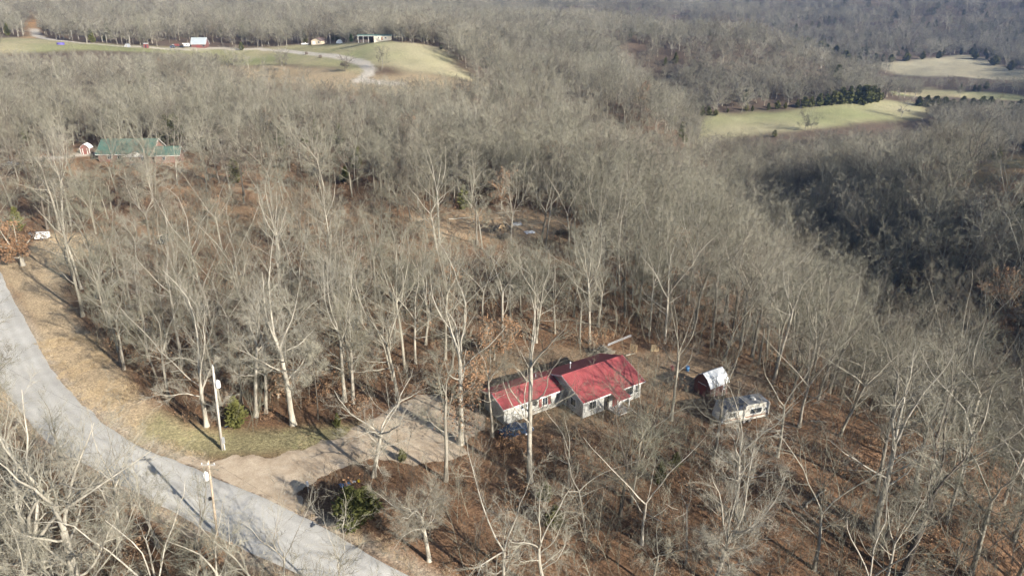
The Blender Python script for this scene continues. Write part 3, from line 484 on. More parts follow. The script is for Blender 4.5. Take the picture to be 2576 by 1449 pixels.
# landmark trees: foot and top as seen, then form
LM = [
 (520,1072,470,690, dict(fork=.33, nlead=2, r0=.30, lead_ang=(.1,.3), gnarl=.13), 'bark_pale', 'tall pale tree forking low, just behind the utility pole on the lawn'),
 (738,1068,655,650, dict(fork=.5, nlead=3, r0=.33, nlimb=7, crown=1.15, gnarl=.12), 'bark_pale', 'big pale tree leaning over the woods at the edge of the green lawn'),
 (645,1048,640,700, dict(fork=.55, r0=.27, nlimb=6), 'bark_pale', 'straight pale tree behind the dark cedar on the lawn edge'),
 (668,1040,700,690, dict(fork=.5, r0=.24), 'bark', 'slimmer grey tree standing close beside the straight pale one behind the cedar'),
 (800,1055,810,830, dict(fork=.7, r0=.13, nlead=2, nlimb=3, crown=.7), 'bark', 'slender young tree between the lawn edge and the dead driveway tree'),
 (868,1010,835,660, dict(fork=.45, r0=.27, nlead=3), 'bark_pale', 'tall tree with tan bark in the woods above the driveway bend'),
 (888,1015,905,650, dict(fork=.42, r0=.25, nlead=3), 'bark', 'tall grey tree close to the tan one above the driveway bend'),
 (940,1198,985,890, dict(fork=.38, r0=.36, nlead=4, lead_ang=(.3,.9), nlimb=6, gnarl=.24, dense=.8, lowlimb=4), 'bark_pale', 'gnarled grey dead tree with broken limbs at the driveway edge'),
 (1160,1116,1150,705, dict(fork=.55, r0=.34, nlead=4, lead_ang=(.15,.5), nlimb=4, dense=.45, gnarl=.12, lowlimb=3), 'bark_pale', 'pale half-dead tree on the driveway with bare broken top and brown leaves below'),
 (1333,1210,1325,700, dict(fork=.60, r0=.27, nlead=3, lead_ang=(.1,.35), nlimb=7, limb_t=(.4,.9), gnarl=.15, dense=.7), 'bark', 'tall thin tree rising in front of the red garage roof'),
 (1265,1500,1262,1115, dict(fork=.35, r0=.26, nlead=3, lead_ang=(.2,.6), nlimb=5, gnarl=.22, dense=.8, lowlimb=3), 'bark_pale', 'crooked grey tree with long side limbs below the garage'),
 (1080,1410,1025,1185, dict(fork=.5, r0=.30, nlead=4, lead_ang=(.4,.9), nlimb=6, gnarl=.26, crown=1.2), 'bark', 'short gnarled tree with bushy grey crown beside the road bend'),
 (1560,1298,1600,945, dict(fork=.4, r0=.24, nlead=3, lead_ang=(.25,.7), nlimb=7, gnarl=.2, dense=.85), 'bark_dark', 'dark-trunked tree with wide crooked limbs in front of the main roof'),
 (1588,1262,1690,930, dict(fork=.35, r0=.2, nlead=4, lead_ang=(.25,.7), gnarl=.2, dense=.85), 'bark', 'grey tree leaning away from the dark trunk beside it, near the house corner'),
 (1795,1480,1900,1150, dict(fork=.38, r0=.34, nlead=5, lead_ang=(.15,.6), nlimb=8, crown=1.2, gnarl=.15, lowlimb=3), 'bark_pale', 'pale tree with dense broom-like crown at the lower edge of the slope'),
 (1850,1290,1885,930, dict(fork=.42, r0=.26, nlead=3, lead_ang=(.2,.7), nlimb=6, gnarl=.22, dense=.7), 'bark_pale', 'pale crooked tree rising in front of the white travel trailer'),
 (1640,1480,1665,1255, dict(fork=.4, r0=.2, nlead=3, gnarl=.22, dense=.7), 'bark', 'small crooked grey tree at the bottom edge below the dark-trunked tree'),
 (1725,1420,1735,1195, dict(fork=.7, r0=.14, nlead=2, nlimb=4, dead=True, gnarl=.2), 'bark_pale', 'thin dead snag with pale broken limbs left of the broom-crowned tree'),
 (2200,1345,2285,850, dict(fork=.5, r0=.30, nlead=3, lead_ang=(.1,.4), nlimb=5, gnarl=.14, dense=.8), 'bark_pale', 'tall pale tree with clean lower trunk on the shadow-striped slope'),
 (2272,1452,2450,1000, dict(fork=.48, r0=.36, nlead=3, lead_ang=(.1,.5), nlimb=4, gnarl=.13, dense=.9), 'bark_dark', 'big dark tree leaning away at the lower right corner'),
 (2300,1385,2400,1010, dict(fork=.5, r0=.26, nlead=3, nlimb=5, gnarl=.14), 'bark', 'grey tree standing behind the big dark leaning tree'),
 (2395,1085,2400,725, dict(fork=.35, r0=.32, nlead=5, lead_ang=(.3,.8), nlimb=8, crown=1.25, gnarl=.12), 'bark', 'broad round-crowned tree on the brink of the dark ravine'),
 (345,690,345,520, dict(fork=.5, r0=.28, nlead=3, nlimb=6, gnarl=.2), 'bark_pale', 'pale twisted tree in the thin woods above the road bend'),
 (245,750,290,560, dict(fork=.28, r0=.62, nlead=4, lead_ang=(.4,.9), nlimb=3, gnarl=.25, dense=.7, lowlimb=2), 'bark', 'stout knobbly old tree with hollow-looking trunk by the dry verge'),
 (120,578,55,350, dict(fork=.55, r0=.26, nlead=3, nlimb=4), 'bark_dark', 'dark slanting tree at the edge of the tan clearing by the road'),
 (150,580,110,345, dict(fork=.5, r0=.25, nlead=3, nlimb=4), 'bark', 'grey slanting tree next to the dark one by the tan clearing'),
 (158,577,160,335, dict(fork=.5, r0=.2, nlead=2, nlimb=4), 'bark_pale', 'upright pale tree beside the two slanting trees'),
 (178,568,158,340, dict(fork=.55, r0=.2, nlead=3, nlimb=5), 'bark_pale', 'thin pale tree just uphill of the slanting pair'),
 (240,575,205,420, dict(fork=.55, r0=.18, nlead=3, nlimb=5), 'bark', 'thin leaning tree above the brush heap'),
 (372,905,330,650, dict(fork=.5, r0=.2, nlead=3, nlimb=5, gnarl=.15), 'bark_pale', 'slim pale tree casting a long shadow over the dry bank'),
 (420,880,402,640, dict(fork=.6, r0=.15, nlead=2, nlimb=5), 'bark', 'thin straight tree behind the slim pale one on the dry bank'),
 (40,1620,95,900, dict(fork=.35, r0=.4, nlead=4, lead_ang=(.15,.6), nlimb=7, gnarl=.18), 'bark_pale', 'big foreground tree at the left edge whose crown overlaps the road'),
 (230,1610,60,1010, dict(fork=.5, r0=.4, nlead=3, nlimb=6, gnarl=.15), 'bark_pale', 'thick foreground trunk slanting to the left edge'),
 (300,1400,315,1040, dict(fork=.4, r0=.27, nlead=4, lead_ang=(.2,.6), nlimb=4, gnarl=.18, dense=.8), 'bark_pale', 'pale forked tree growing on the lower roadside opposite the lawn'),
 (530,1490,440,1215, dict(fork=.5, r0=.26, nlead=3, nlimb=4, gnarl=.18, dense=.8), 'bark', 'leaning grey tree on the lower roadside by the front utility pole'),
 (395,1490,390,1240, dict(fork=.6, r0=.15, nlead=2, nlimb=4, dead=True, gnarl=.2), 'bark_pale', 'thin dead stem between the roadside trees'),
 (715,1480,720,1200, dict(fork=.3, r0=.17, nlead=4, lead_ang=(.2,.6), nlimb=3, gnarl=.2, dense=.6), 'bark_pale', 'small many-stemmed pale tree in front of the driveway mouth'),
 (850,1540,870,1215, dict(fork=.35, r0=.16, nlead=4, lead_ang=(.2,.6), nlimb=3, gnarl=.2, dense=.5), 'bark_pale', 'small pale tree reaching in front of the roadside cedar'),
 (2440,470,2455,275, dict(fork=.35, r0=.32, nlead=4, lead_ang=(.3,.8), nlimb=8, gnarl=.16, crown=1.2), 'bark_dark', 'spreading dark tree beside the rusty brown field'),
 (2515,455,2510,350, dict(fork=.3, r0=.2, nlead=4, lead_ang=(.3,.8), gnarl=.16, dense=.7), 'bark', 'small open-crowned tree inside the rusty brown field'),
 (2543,405,2560,318, dict(fork=.4, r0=.2, nlead=3, gnarl=.16, dense=.7), 'bark_pale', 'pale tree at the far edge of the rusty brown field'),
 (2267,296,2281,240, dict(fork=.35, r0=.28, nlead=4, lead_ang=(.2,.5), gnarl=.14), 'bark_pale', 'lone pale tree standing in the green valley field'),
 (868,180,866,128, dict(fork=.25, r0=.3, nlead=4, lead_ang=(.3,.9), nlimb=5, gnarl=.15), 'bark_dark', 'dark spreading tree inside the far road curve'),
 (588,165,590,112, dict(fork=.15, r0=.3, nlead=5, lead_ang=(.3,.9), nlimb=4, gnarl=.15), 'bark_pale', 'low many-limbed tree in the grass below the far barn'),
 (715,178,705,120, dict(fork=.3, r0=.26, nlead=4, lead_ang=(.2,.7), gnarl=.13), 'bark', 'grey tree in the dry grass below the far gravel lane'),
 (1575,82,1580,38, dict(fork=.35, r0=.35, nlead=4, lead_ang=(.3,.7), gnarl=.14), 'bark_pale', 'white sycamore rising above the far grey woods'),
]
LEAFY = [  # trees that keep brown leaves
 (58,668,35,545, dict(fork=.3, r0=.5, nlead=4, lead_ang=(.3,.9), nlimb=6, gnarl=.2), 3600, 'stout oak with brown leaves and white trunk beside the road'),
 (1188,1020,1195,905, dict(fork=.35, r0=.16, nlead=3, gnarl=.15), 2400, 'small brown-leaved oak behind the half-dead driveway tree'),
 (1243,905,1245,790, dict(fork=.35, r0=.17, nlead=3, gnarl=.14), 2600, 'orange-brown leaved oak in the woods behind the garage'),
 (2525,845,2535,680, dict(fork=.35, r0=.3, nlead=4, lead_ang=(.3,.8), nlimb=6, gnarl=.15), 5200, 'large rust-leaved oak in the dark ravine'),
 (20,640,0,560, dict(fork=.3, r0=.3, nlead=3, gnarl=.2), 2400, 'brown-leaved oak at the left edge behind the white-trunked one'),
 (545,560,550,500, dict(fork=.35, r0=.15, nlead=3), 1200, 'small orange-leaved tree in the thin woods below the green-roofed house'),
 (1080,690,1085,620, dict(fork=.35, r0=.15, nlead=3), 1200, 'low brown-leaved oak in the woods below the stump clearing'),
 (700,1000,705,925, dict(fork=.35, r0=.14, nlead=3), 1600, 'small brown-leaved oak among the trunks behind the lawn'),
]
n_lm = 0; LMW = []; BARE = []
for (bx, by, tx, ty, kw, mat, label) in LM:
    b = ground(bx, by); h = size_for(b, ty); ln = lean_for(b, h, tx); n_lm += 1; far = math.hypot(b[0], b[1]) > 330
    kw = dict(kw); kw['r0'] *= max(.8, min(1.25, h / 20)); tr, cr, _, P = make_tree(3000 + n_lm, H=h * .97, lean=(ln * .8, 0), bend=.022, lod=1 if far else 0, **kw)
    root = link('bare_tree', None, None, b); root.empty_display_size = .5; tag(root, label, 'tree', 'bare trees of the woods')
    link('trunk', tr.mesh('landmark_trunk', [MT[mat]], True), root); link('crown', cr.mesh('landmark_crown', [MT['twig_pale' if mat == 'bark_pale' else 'twig']]), root); LMW.append(b)
for (bx, by, tx, ty, kw, nl, label) in LEAFY:
    b = ground(bx, by); h = size_for(b, ty); ln = lean_for(b, h, tx); n_lm += 1; tr, cr, lf, P = make_tree(3000 + n_lm, H=h, lean=(ln * .7, 0), leafy=nl, dense=.8, **kw)
    root = link('oak_tree', None, None, b); tag(root, label, 'tree', 'oaks holding brown leaves')
    link('trunk', tr.mesh('oak_trunk', [MT['bark_pale']], True), root); c = link('crown', cr.mesh('oak_crown', [MT['twig']]), root); link('foliage', lf.mesh('oak_foliage', [MT['leaf']]), c); LMW.append(b)
# extra brown leaves on the half-dead driveway tree's lower limbs
hd = [o for o in bpy.data.objects if o.get('label', '').startswith('pale half-dead')][0]
g = np.random.default_rng(5); C = np.stack([g.normal(0, 1.3, 900), g.normal(0, 1.3, 900), g.uniform(2.5, 10, 900)], -1); U = unit(g.normal(0, 1, C.shape)); W_ = unit(np.cross(U, g.normal(0, 1, C.shape))); lf = Geo(); lf.quads(C, U * .13, W_ * .09); link('foliage', lf.mesh('oak_foliage', [MT['leaf']]), hd)

# cedars
CEDAR_HI = []
for k in range(5):
    tr, cr, P = make_cedar(40 + k, 7.0, 2.1 + .25 * (k % 3), 300, 0); CEDAR_HI.append((tr.mesh('cedar_trunk', [MT['bark_dark']], True), cr.mesh('cedar_crown', [MT['cedar']])))
CEDAR_LO = []
for k in range(4):
    tr, cr, P = make_cedar(60 + k, 7.0, 2.3 + .2 * k, 170, 1); CEDAR_LO.append((tr.mesh('cedar_trunk', [MT['bark_dark']], True), cr.mesh('cedar_crown', [MT['cedar']])))
n_ced = 0
def cedar(bx, by, hpx, label, wide=1.0, group='cedars and other evergreens'):
    global n_ced
    b = ground(bx, by); h = size_for(b, by - hpx); far = math.hypot(b[0], b[1]) > 200; tr, cr = (CEDAR_LO if far else CEDAR_HI)[n_ced % (4 if far else 5)]; n_ced += 1
    root = link('cedar_tree', None, None, b, (0, 0, n_ced * 1.7), (h / 7 * wide, h / 7 * wide, h / 7)); tag(root, label, 'tree', group); link('trunk', tr, root); link('crown', cr, root); LMW.append(b)
cedar(597,1075,82,'dark green cedar at the back edge of the lawn', 1.1); cedar(888,1328,108,'bushy yellow-green cedar beside the driveway mouth', 1.2); cedar(925,1300,80,'smaller cedar tucked behind the bushy roadside one', 1.2)
cedar(1012,1160,24,'little cedar shrub on the bank below the driveway'); cedar(850,1075,38,'slim young cedar at the end of the lawn', .7); cedar(650,945,60,'cedar half hidden among trunks behind the lawn', .9)
cedar(1395,1330,62,'olive cedar in the brush below the garage', 1.1); cedar(1370,1260,50,'low cedar in the brush under the crooked grey tree'); cedar(1660,1215,58,'cedar in the brush below the main house', .8); cedar(1700,1175,40,'small cedar beside the brush cedar below the house')
cedar(425,360,75,'tall dark cedar beyond the green-roofed house', .8); cedar(445,345,60,'second dark cedar beyond the green-roofed house', .9); cedar(290,325,40,'cedar in the woods above the green-roofed house'); cedar(770,360,35,'cedar in the middle of the left woods'); cedar(940,345,30,'cedar in the grey woods right of the middle')
NTH = 'first second third fourth fifth sixth seventh eighth ninth tenth eleventh twelfth thirteenth fourteenth fifteenth sixteenth seventeenth eighteenth nineteenth twentieth'.split() + ['twenty-' + w for w in 'first second third fourth fifth'.split()]
RIDGE = [(1620,420,28),(1680,400,30),(1725,395,28),(1835,470,30),(1850,520,32),(1780,455,26),(1700,470,30),(1560,400,24),(1870,430,26),(1890,560,40),(1800,640,40),(1760,600,36),(1660,560,40),(1100,510,30)]
for q, (x, y, hp) in enumerate(RIDGE):
    cedar(x, y, hp, '%s olive cedar from the left among the bare crowns of the ridge woods' % NTH[sorted(q_[0] for q_ in RIDGE).index(x)], 1.0)
HEDGE = [(1765,293,28),(1782,291,24),(1800,292,16),(1830,284,12),(1892,280,14),(1932,278,20),(1955,275,22),(1975,274,16),(2005,272,22),(2022,272,30),(2040,270,28),(2060,268,34),(2078,266,30),(2095,265,38),(2115,263,44),(2135,262,46),(2155,262,48),(2172,264,52),(2190,260,44),(2205,258,36),(2120,225,30),(2105,205,44),(2136,215,30)]
for q, (x, y, hp) in enumerate(HEDGE):
    cedar(x, y, hp, '%s dark cedar from the left along the upper edge of the valley field' % NTH[sorted(q_[0] for q_ in HEDGE).index(x)], .8 + .35 * ((q * 7) % 5) / 4)
ROW = [(2310,268,26),(2330,270,30),(2352,272,32),(2375,272,28),(2395,275,26),(2420,272,30),(2445,270,24),(2470,268,26),(2490,266,24),(2515,276,22),(2540,282,26),(2565,280,30),(2480,225,20),(2462,230,16),(2255,215,16)]
for q, (x, y, hp) in enumerate(ROW):
    cedar(x, y, hp, '%s dark cedar from the left in the row beyond the lone valley tree' % NTH[sorted(q_[0] for q_ in ROW).index(x)], 1.3)
FOOT = [(2060,140,36),(2075,150,40),(2100,150,36),(2125,160,34),(2030,120,26),(2160,160,28),(2200,160,26),(2240,158,22),(2280,155,22),(2320,150,20),(2360,148,20),(2450,150,22),(2500,165,26),(2540,178,26)]
for q, (x, y, hp) in enumerate(FOOT):
    cedar(x, y, hp, '%s dark evergreen from the left along the foot of the shaded far ridge' % NTH[sorted(q_[0] for q_ in FOOT).index(x)], 1.3)
cedar(608,128,22,'dark green evergreen right of the far barn', 1.0); cedar(1355,118,16,'evergreen at the corner of the far sunny field'); cedar(250*1+860,125,12,'small evergreen at the top of the far sunny field'); cedar(1948,345,18,'round cedar at the lower edge of the green valley field', 1.4)
tr, cr, P = make_cedar(90, 7, 2.0, 170, 1); b = ground(884, 106); h = size_for(b, 84); root = link('pine_tree', None, None, b, None, (h / 7,) * 3); tag(root, 'bright green pine left of the far mobile home', 'tree', 'cedars and other evergreens'); link('trunk', tr.mesh('pine_trunk', [MT['bark']], True), root); link('crown', cr.mesh('pine_crown', [MT['pine']]), root)

# keep open views that the photograph has: drop scattered trees that would stand before them
VIEW = [(1290,930,1540,1010,86),(2440,690,2576,790,172),(515,920,585,1130,72),(540,960,880,1150,66),(500,1085,1180,1240,60),(1770,950,1850,1000,70),(1050,535,1450,600,150),(275,365,440,388,165),(60,385,260,415,250),(1755,258,2050,340,480),(2050,252,2340,318,560),(0,95,330,125,545),(330,95,540,123,575),(540,116,660,128,560),(560,128,940,165,470),(640,115,1180,195,390),(750,92,840,117,585),(770,85,1000,112,440),(2200,140,2576,190,900),(2250,228,2576,246,690),(0,620,240,960,78),(320,1000,700,1380,48),(700,1250,1040,1449,48),(2430,400,2576,540,165),(60,30,110,98,640),(90,570,130,605,140),(405,590,430,612,138),(2260,245,2290,290,540),(200,365,240,388,230)]
bx, by, _ = project(TREES[:, :3]); th0 = rng.uniform(.66, 1.0, len(TREES)); th = th0.copy()
def tops(s): tp = TREES[:, :3].copy(); tp[:, 2] += 20 * s; return project(tp)
def blocks(s):
    _, ty_, dz_ = tops(s); hw_ = 3.2 * s * FPX / np.maximum(dz_, 1); k_ = np.zeros(len(TREES), bool)
    for (x0, y0, x1, y1, d0) in VIEW: k_ |= (TREES[:, 3] < d0) & (bx + hw_ > x0) & (bx - hw_ < x1) & (ty_ < y1) & (by - (by - ty_) * .38 > y0)
    return k_
kill = blocks(th)
for f_ in (.88, .76, .64, .54):                    # a lower tree may stand where a tall one would not
    t_ = th0 * f_; k_ = blocks(t_); fit = kill & ~k_; th[fit] = t_[fit]; kill &= k_
tx, ty, dz = tops(th); hw = 3.2 * th * FPX / np.maximum(dz, 1); kill |= dz < 20
lw = np.array(LMW)
for q in lw: kill |= np.hypot(TREES[:, 0] - q[0], TREES[:, 1] - q[1]) < 3.4
# nothing so close to the lens that it would fill the frame
kill |= (TREES[:, 3] < 40) & (ty < 1150)
seen = (bx + hw > -30) & (bx - hw < 2606) & (ty < 1449) & (by > -20)
T2 = TREES[~kill]; th = th[~kill]; bx = bx[~kill]; by = by[~kill]; ty = ty[~kill]; hw = hw[~kill]; seen = seen[~kill]
area = np.where(seen, np.clip(np.minimum(by, 1449) - np.maximum(ty, 0), 0, None) * (np.minimum(bx + hw, 2576) - np.maximum(bx - hw, 0)).clip(0), 0)
order = np.argsort(-area); N_IND = 300 - len(LM); ind = order[:N_IND]; rest = np.ones(len(T2), bool); rest[ind] = False
ANCHORS = [(560,1131,'the utility pole on the lawn'),(546,1345,'the roadside pole with crossarm'),(597,1075,'the dark cedar on the lawn edge'),(888,1330,'the bushy roadside cedar'),(940,1198,'the dead driveway tree'),(1160,1116,'the half-dead driveway tree'),(1269,1066,'the garage corner'),(1450,885,'the back of the red roof'),(1600,985,'the right end of the house'),
 (1795,996,'the red gambrel shed'),(1858,1052,'the cream travel trailer'),(1560,1298,'the dark-trunked tree'),(1795,1449,'the broom-crowned tree'),(1080,1410,'the short gnarled tree'),(1265,1449,'the crooked grey tree'),(2200,1345,'the tall clean-trunked tree'),(2272,1449,'the big dark leaning tree'),(2395,1085,'the round-crowned tree by the ravine'),(2525,845,'the rust-leaved ravine oak'),
 (1271,580,'the sawn log heap'),(1332,586,'the white sheet in the clearing'),(1090,550,'the left end of the stump clearing'),(108,603,'the white box trailer'),(58,668,'the stout brown-leaved oak'),(245,750,'the stout knobbly tree'),(372,905,'the slim pale bank tree'),(738,1068,'the big leaning lawn tree'),(868,1010,'the tan tree above the driveway'),(419,611,'the black car'),(345,690,'the pale twisted tree'),(330,410,'the green-roofed house'),(428,406,'the small brick building'),(220,386,'the white-trimmed shed'),
 (193,580,'the dark brush heap'),(1243,905,'the orange-leaved oak'),(1700,175*4,'the ridge slope cedars'),(1890,560,'the cedar nearest the ravine'),(300,1400,'the pale forked roadside tree'),(60,1449,'the lower left corner'),(700,1000,'the small oak behind the lawn'),(1080,690,'the low brown oak'),(2440,470,'the dark tree by the rusty field'),(2041,1062,'the pale fallen log'),(2030,830,'the bend of the ravine edge'),(2150,930,'the wooded brink left of the round-crowned tree'),(900,680,'the middle of the left woods'),(1600,640,'the slope right of the clearing')]
ORD = ['nearest', 'second-nearest', 'third-nearest', 'fourth-nearest', 'fifth-nearest', 'sixth-nearest', 'seventh-nearest', 'eighth-nearest', 'ninth-nearest', 'tenth-nearest', 'eleventh-nearest', 'twelfth-nearest', 'thirteenth-nearest', 'fourteenth-nearest', 'fifteenth-nearest'] + [w + '-nearest' for w in 'sixteenth seventeenth eighteenth nineteenth twentieth twenty-first twenty-second twenty-third twenty-fourth twenty-fifth twenty-sixth twenty-seventh twenty-eighth twenty-ninth thirtieth thirty-first thirty-second thirty-third thirty-fourth thirty-fifth'.split()]
_near = {}
for k in ind:
    dd_ = [(math.hypot(bx[k] - ax, (by[k] - ay) * 1.3), bx[k] - ax, by[k] - ay, nm) for ax, ay, nm in ANCHORS]; d_, ex, ey, nm = min(dd_)
    rel = ('to the right of' if ex > 0 else 'to the left of') if abs(ex) > abs(ey) * 1.3 else ('in front of' if ey > 0 else 'behind'); _near.setdefault((nm, rel), []).append((d_, k))
TREE_LABEL = {}
for (nm, rel), lst in _near.items():
    for q, (d_, k) in enumerate(sorted(lst)): TREE_LABEL[k] = '%s bare tree %s %s' % (ORD[min(q, len(ORD) - 1)], rel, nm)
gi = np.random.default_rng(77)
for k in ind:
    x, y, z, r = T2[k]; lab = TREE_LABEL[k]; tm, cm = HI[int(gi.integers(0, len(HI)))]; s = float(th[k])
    root = link('bare_tree', None, None, (x, y, z), (gi.normal(0, .03), gi.normal(0, .03), gi.random() * 6.28), (s, s, s)); tag(root, lab, 'tree', 'bare trees of the woods'); link('trunk', tm, root); link('crown', cm, root)
# all the other trees: the woods as one mass
W = T2[rest]; ws = th[rest]; nW = len(W); r = W[:, 3]; idx = np.where(r < 420, rng.integers(0, NM, nW), NM + rng.integers(0, NL, nW)); u = rng.random(nW); shade = fbm(W[:, 0] / 120, W[:, 1] / 120, 3)
ced = (u < np.where((W[:, 0] > .25 * W[:, 1] + 60) & (r > 900), .2, np.where(W[:, 0] > .25 * W[:, 1] + 60, .08, .03)) * (1 + 4 * np.clip(shade, 0, 1))) & (r > 150); idx = np.where(ced, NM + NL + rng.integers(0, 3, nW), idx); lfy = (u > .985) & (r < 500); idx = np.where(lfy, NM + NL + 3 + rng.integers(0, 2, nW), idx)
sc = ws * np.where(r > 1200, 1.5, np.where(r > 600, 1.12, 1.0)); rot = np.stack([rng.normal(0, .04, nW), rng.normal(0, .04, nW), rng.random(nW) * 6.283], -1); wid = np.where(r > 1200, 1.3, np.where(r > 420, 1.1, 1.0))
scatter('forest', FOREST_PROTOS, W[:, :3], rot, np.stack([sc * wid, sc * wid, sc], -1), idx, 'leafless grey woods covering the ridges and hills to the skyline', 'woods')
print('TREES', len(T2), 'stuff', nW, 'landmarks', len(LM))

# undergrowth: brush, saplings, brown-leaved seedlings
BR = []
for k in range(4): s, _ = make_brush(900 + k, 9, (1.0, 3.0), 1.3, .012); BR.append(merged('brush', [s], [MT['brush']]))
for k in range(3): s, _ = make_brush(910 + k, 3, (5., 9.), 1.4, .017, 0, 12); BR.append(merged('saplings', [s], [MT['twig']]))
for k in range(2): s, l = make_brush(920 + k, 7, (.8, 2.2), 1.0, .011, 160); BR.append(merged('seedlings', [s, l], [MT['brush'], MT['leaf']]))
UB = []
for (r0, r1, a0, a1, cell) in ((26, 75, -1.0, 1.0, 2.0), (75, 130, -.9, .95, 2.3), (130, 260, -.75, .8, 3.4)):
    x, y = grid_points(r0, r1, a0, a1, cell); k = (~no_trees(x, y) | (in_poly(x, y, POLY['house_yard']) & (rng.random(len(x)) < .45))) & ~in_poly(x, y, drive_poly) & (rng.random(len(x)) < .62 + 1.3 * np.clip(fbm(x / 18, y / 18, 3) + .18, 0, .5)); qx, qy, _ = project(np.column_stack([x, y, height(x, y)])); k |= (qx > 1150) & (qx < 2050) & (qy > 1045) & (rng.random(len(x)) < .62) & ~no_trees(x, y); k &= ~(in_poly(x, y, POLY['green_yard']) & (rng.random(len(x)) < .8)); UB.append(np.stack([x[k], y[k]], -1))
UB = np.vstack(UB); uz = height(UB[:, 0], UB[:, 1]); n = len(UB); p = rng.random(n); idx = np.where(p < .55, rng.integers(0, 4, n), np.where(p < .78, 4 + rng.integers(0, 3, n), 7 + rng.integers(0, 2, n)))
ur = np.hypot(UB[:, 0], UB[:, 1]); upx, upy, _ = project(np.column_stack([UB, uz])); low = (ur < 75) & (upx < 1000) & (upy > 1150) & (idx >= 4) & (idx < 7); idx[low] -= 4
s = rng.uniform(.6, 1.25, n); hb = (upx > 1100) & (upx < 2050) & (upy > 1040) & (rng.random(n) < .45); idx[hb] = 4 + rng.integers(0, 3, hb.sum()); s[hb] *= .55
scatter('undergrowth', BR, np.column_stack([UB, uz]), np.stack([np.zeros(n), np.zeros(n), rng.random(n) * 6.28], -1), np.stack([s, s, s], -1), idx, 'tangled brush and saplings on the brown forest floor', 'undergrowth')
# dry grass and green tufts in the open
TF = [make_tuft(940 + k, 26, .75, .4, .014).mesh('dry_tuft', [MT['straw']]) for k in range(3)] + [make_tuft(950 + k, 26, .22, .4, .012).mesh('green_tuft', [MT['green_blade']]) for k in range(2)]
x, y = grid_points(40, 130, -.95, .6, .75); nn = fbm(x / 8, y / 8, 3); v = in_poly(x, y, POLY['verge']); lw_ = in_poly(x, y, POLY['lawn']); edge = (np.abs(poly_dist(x, y, road_mid) - 4.2) < .9); rd = in_poly(x, y, road_poly) | in_poly(x, y, drive_poly)
k1 = (v & (nn > -.02) | edge & (rng.random(len(x)) < .5)) & ~rd; k2 = lw_ & ~rd & (nn > -.1); k = k1 | k2; x, y, k2 = x[k], y[k], k2[k]; n = len(x); s = rng.uniform(.5, 1.2, n); idx = np.where(k2 & (rng.random(n) < .75), 3 + rng.integers(0, 2, n), rng.integers(0, 3, n)); s = np.where(k2 & (idx < 3), s * .45, s)
scatter('grass', TF, np.column_stack([x, y, height(x, y)]), np.stack([np.zeros(n), np.zeros(n), rng.random(n) * 6.28], -1), np.stack([s, s, s], -1), idx, 'dry tan and green grass along the road and lawn', 'grass')

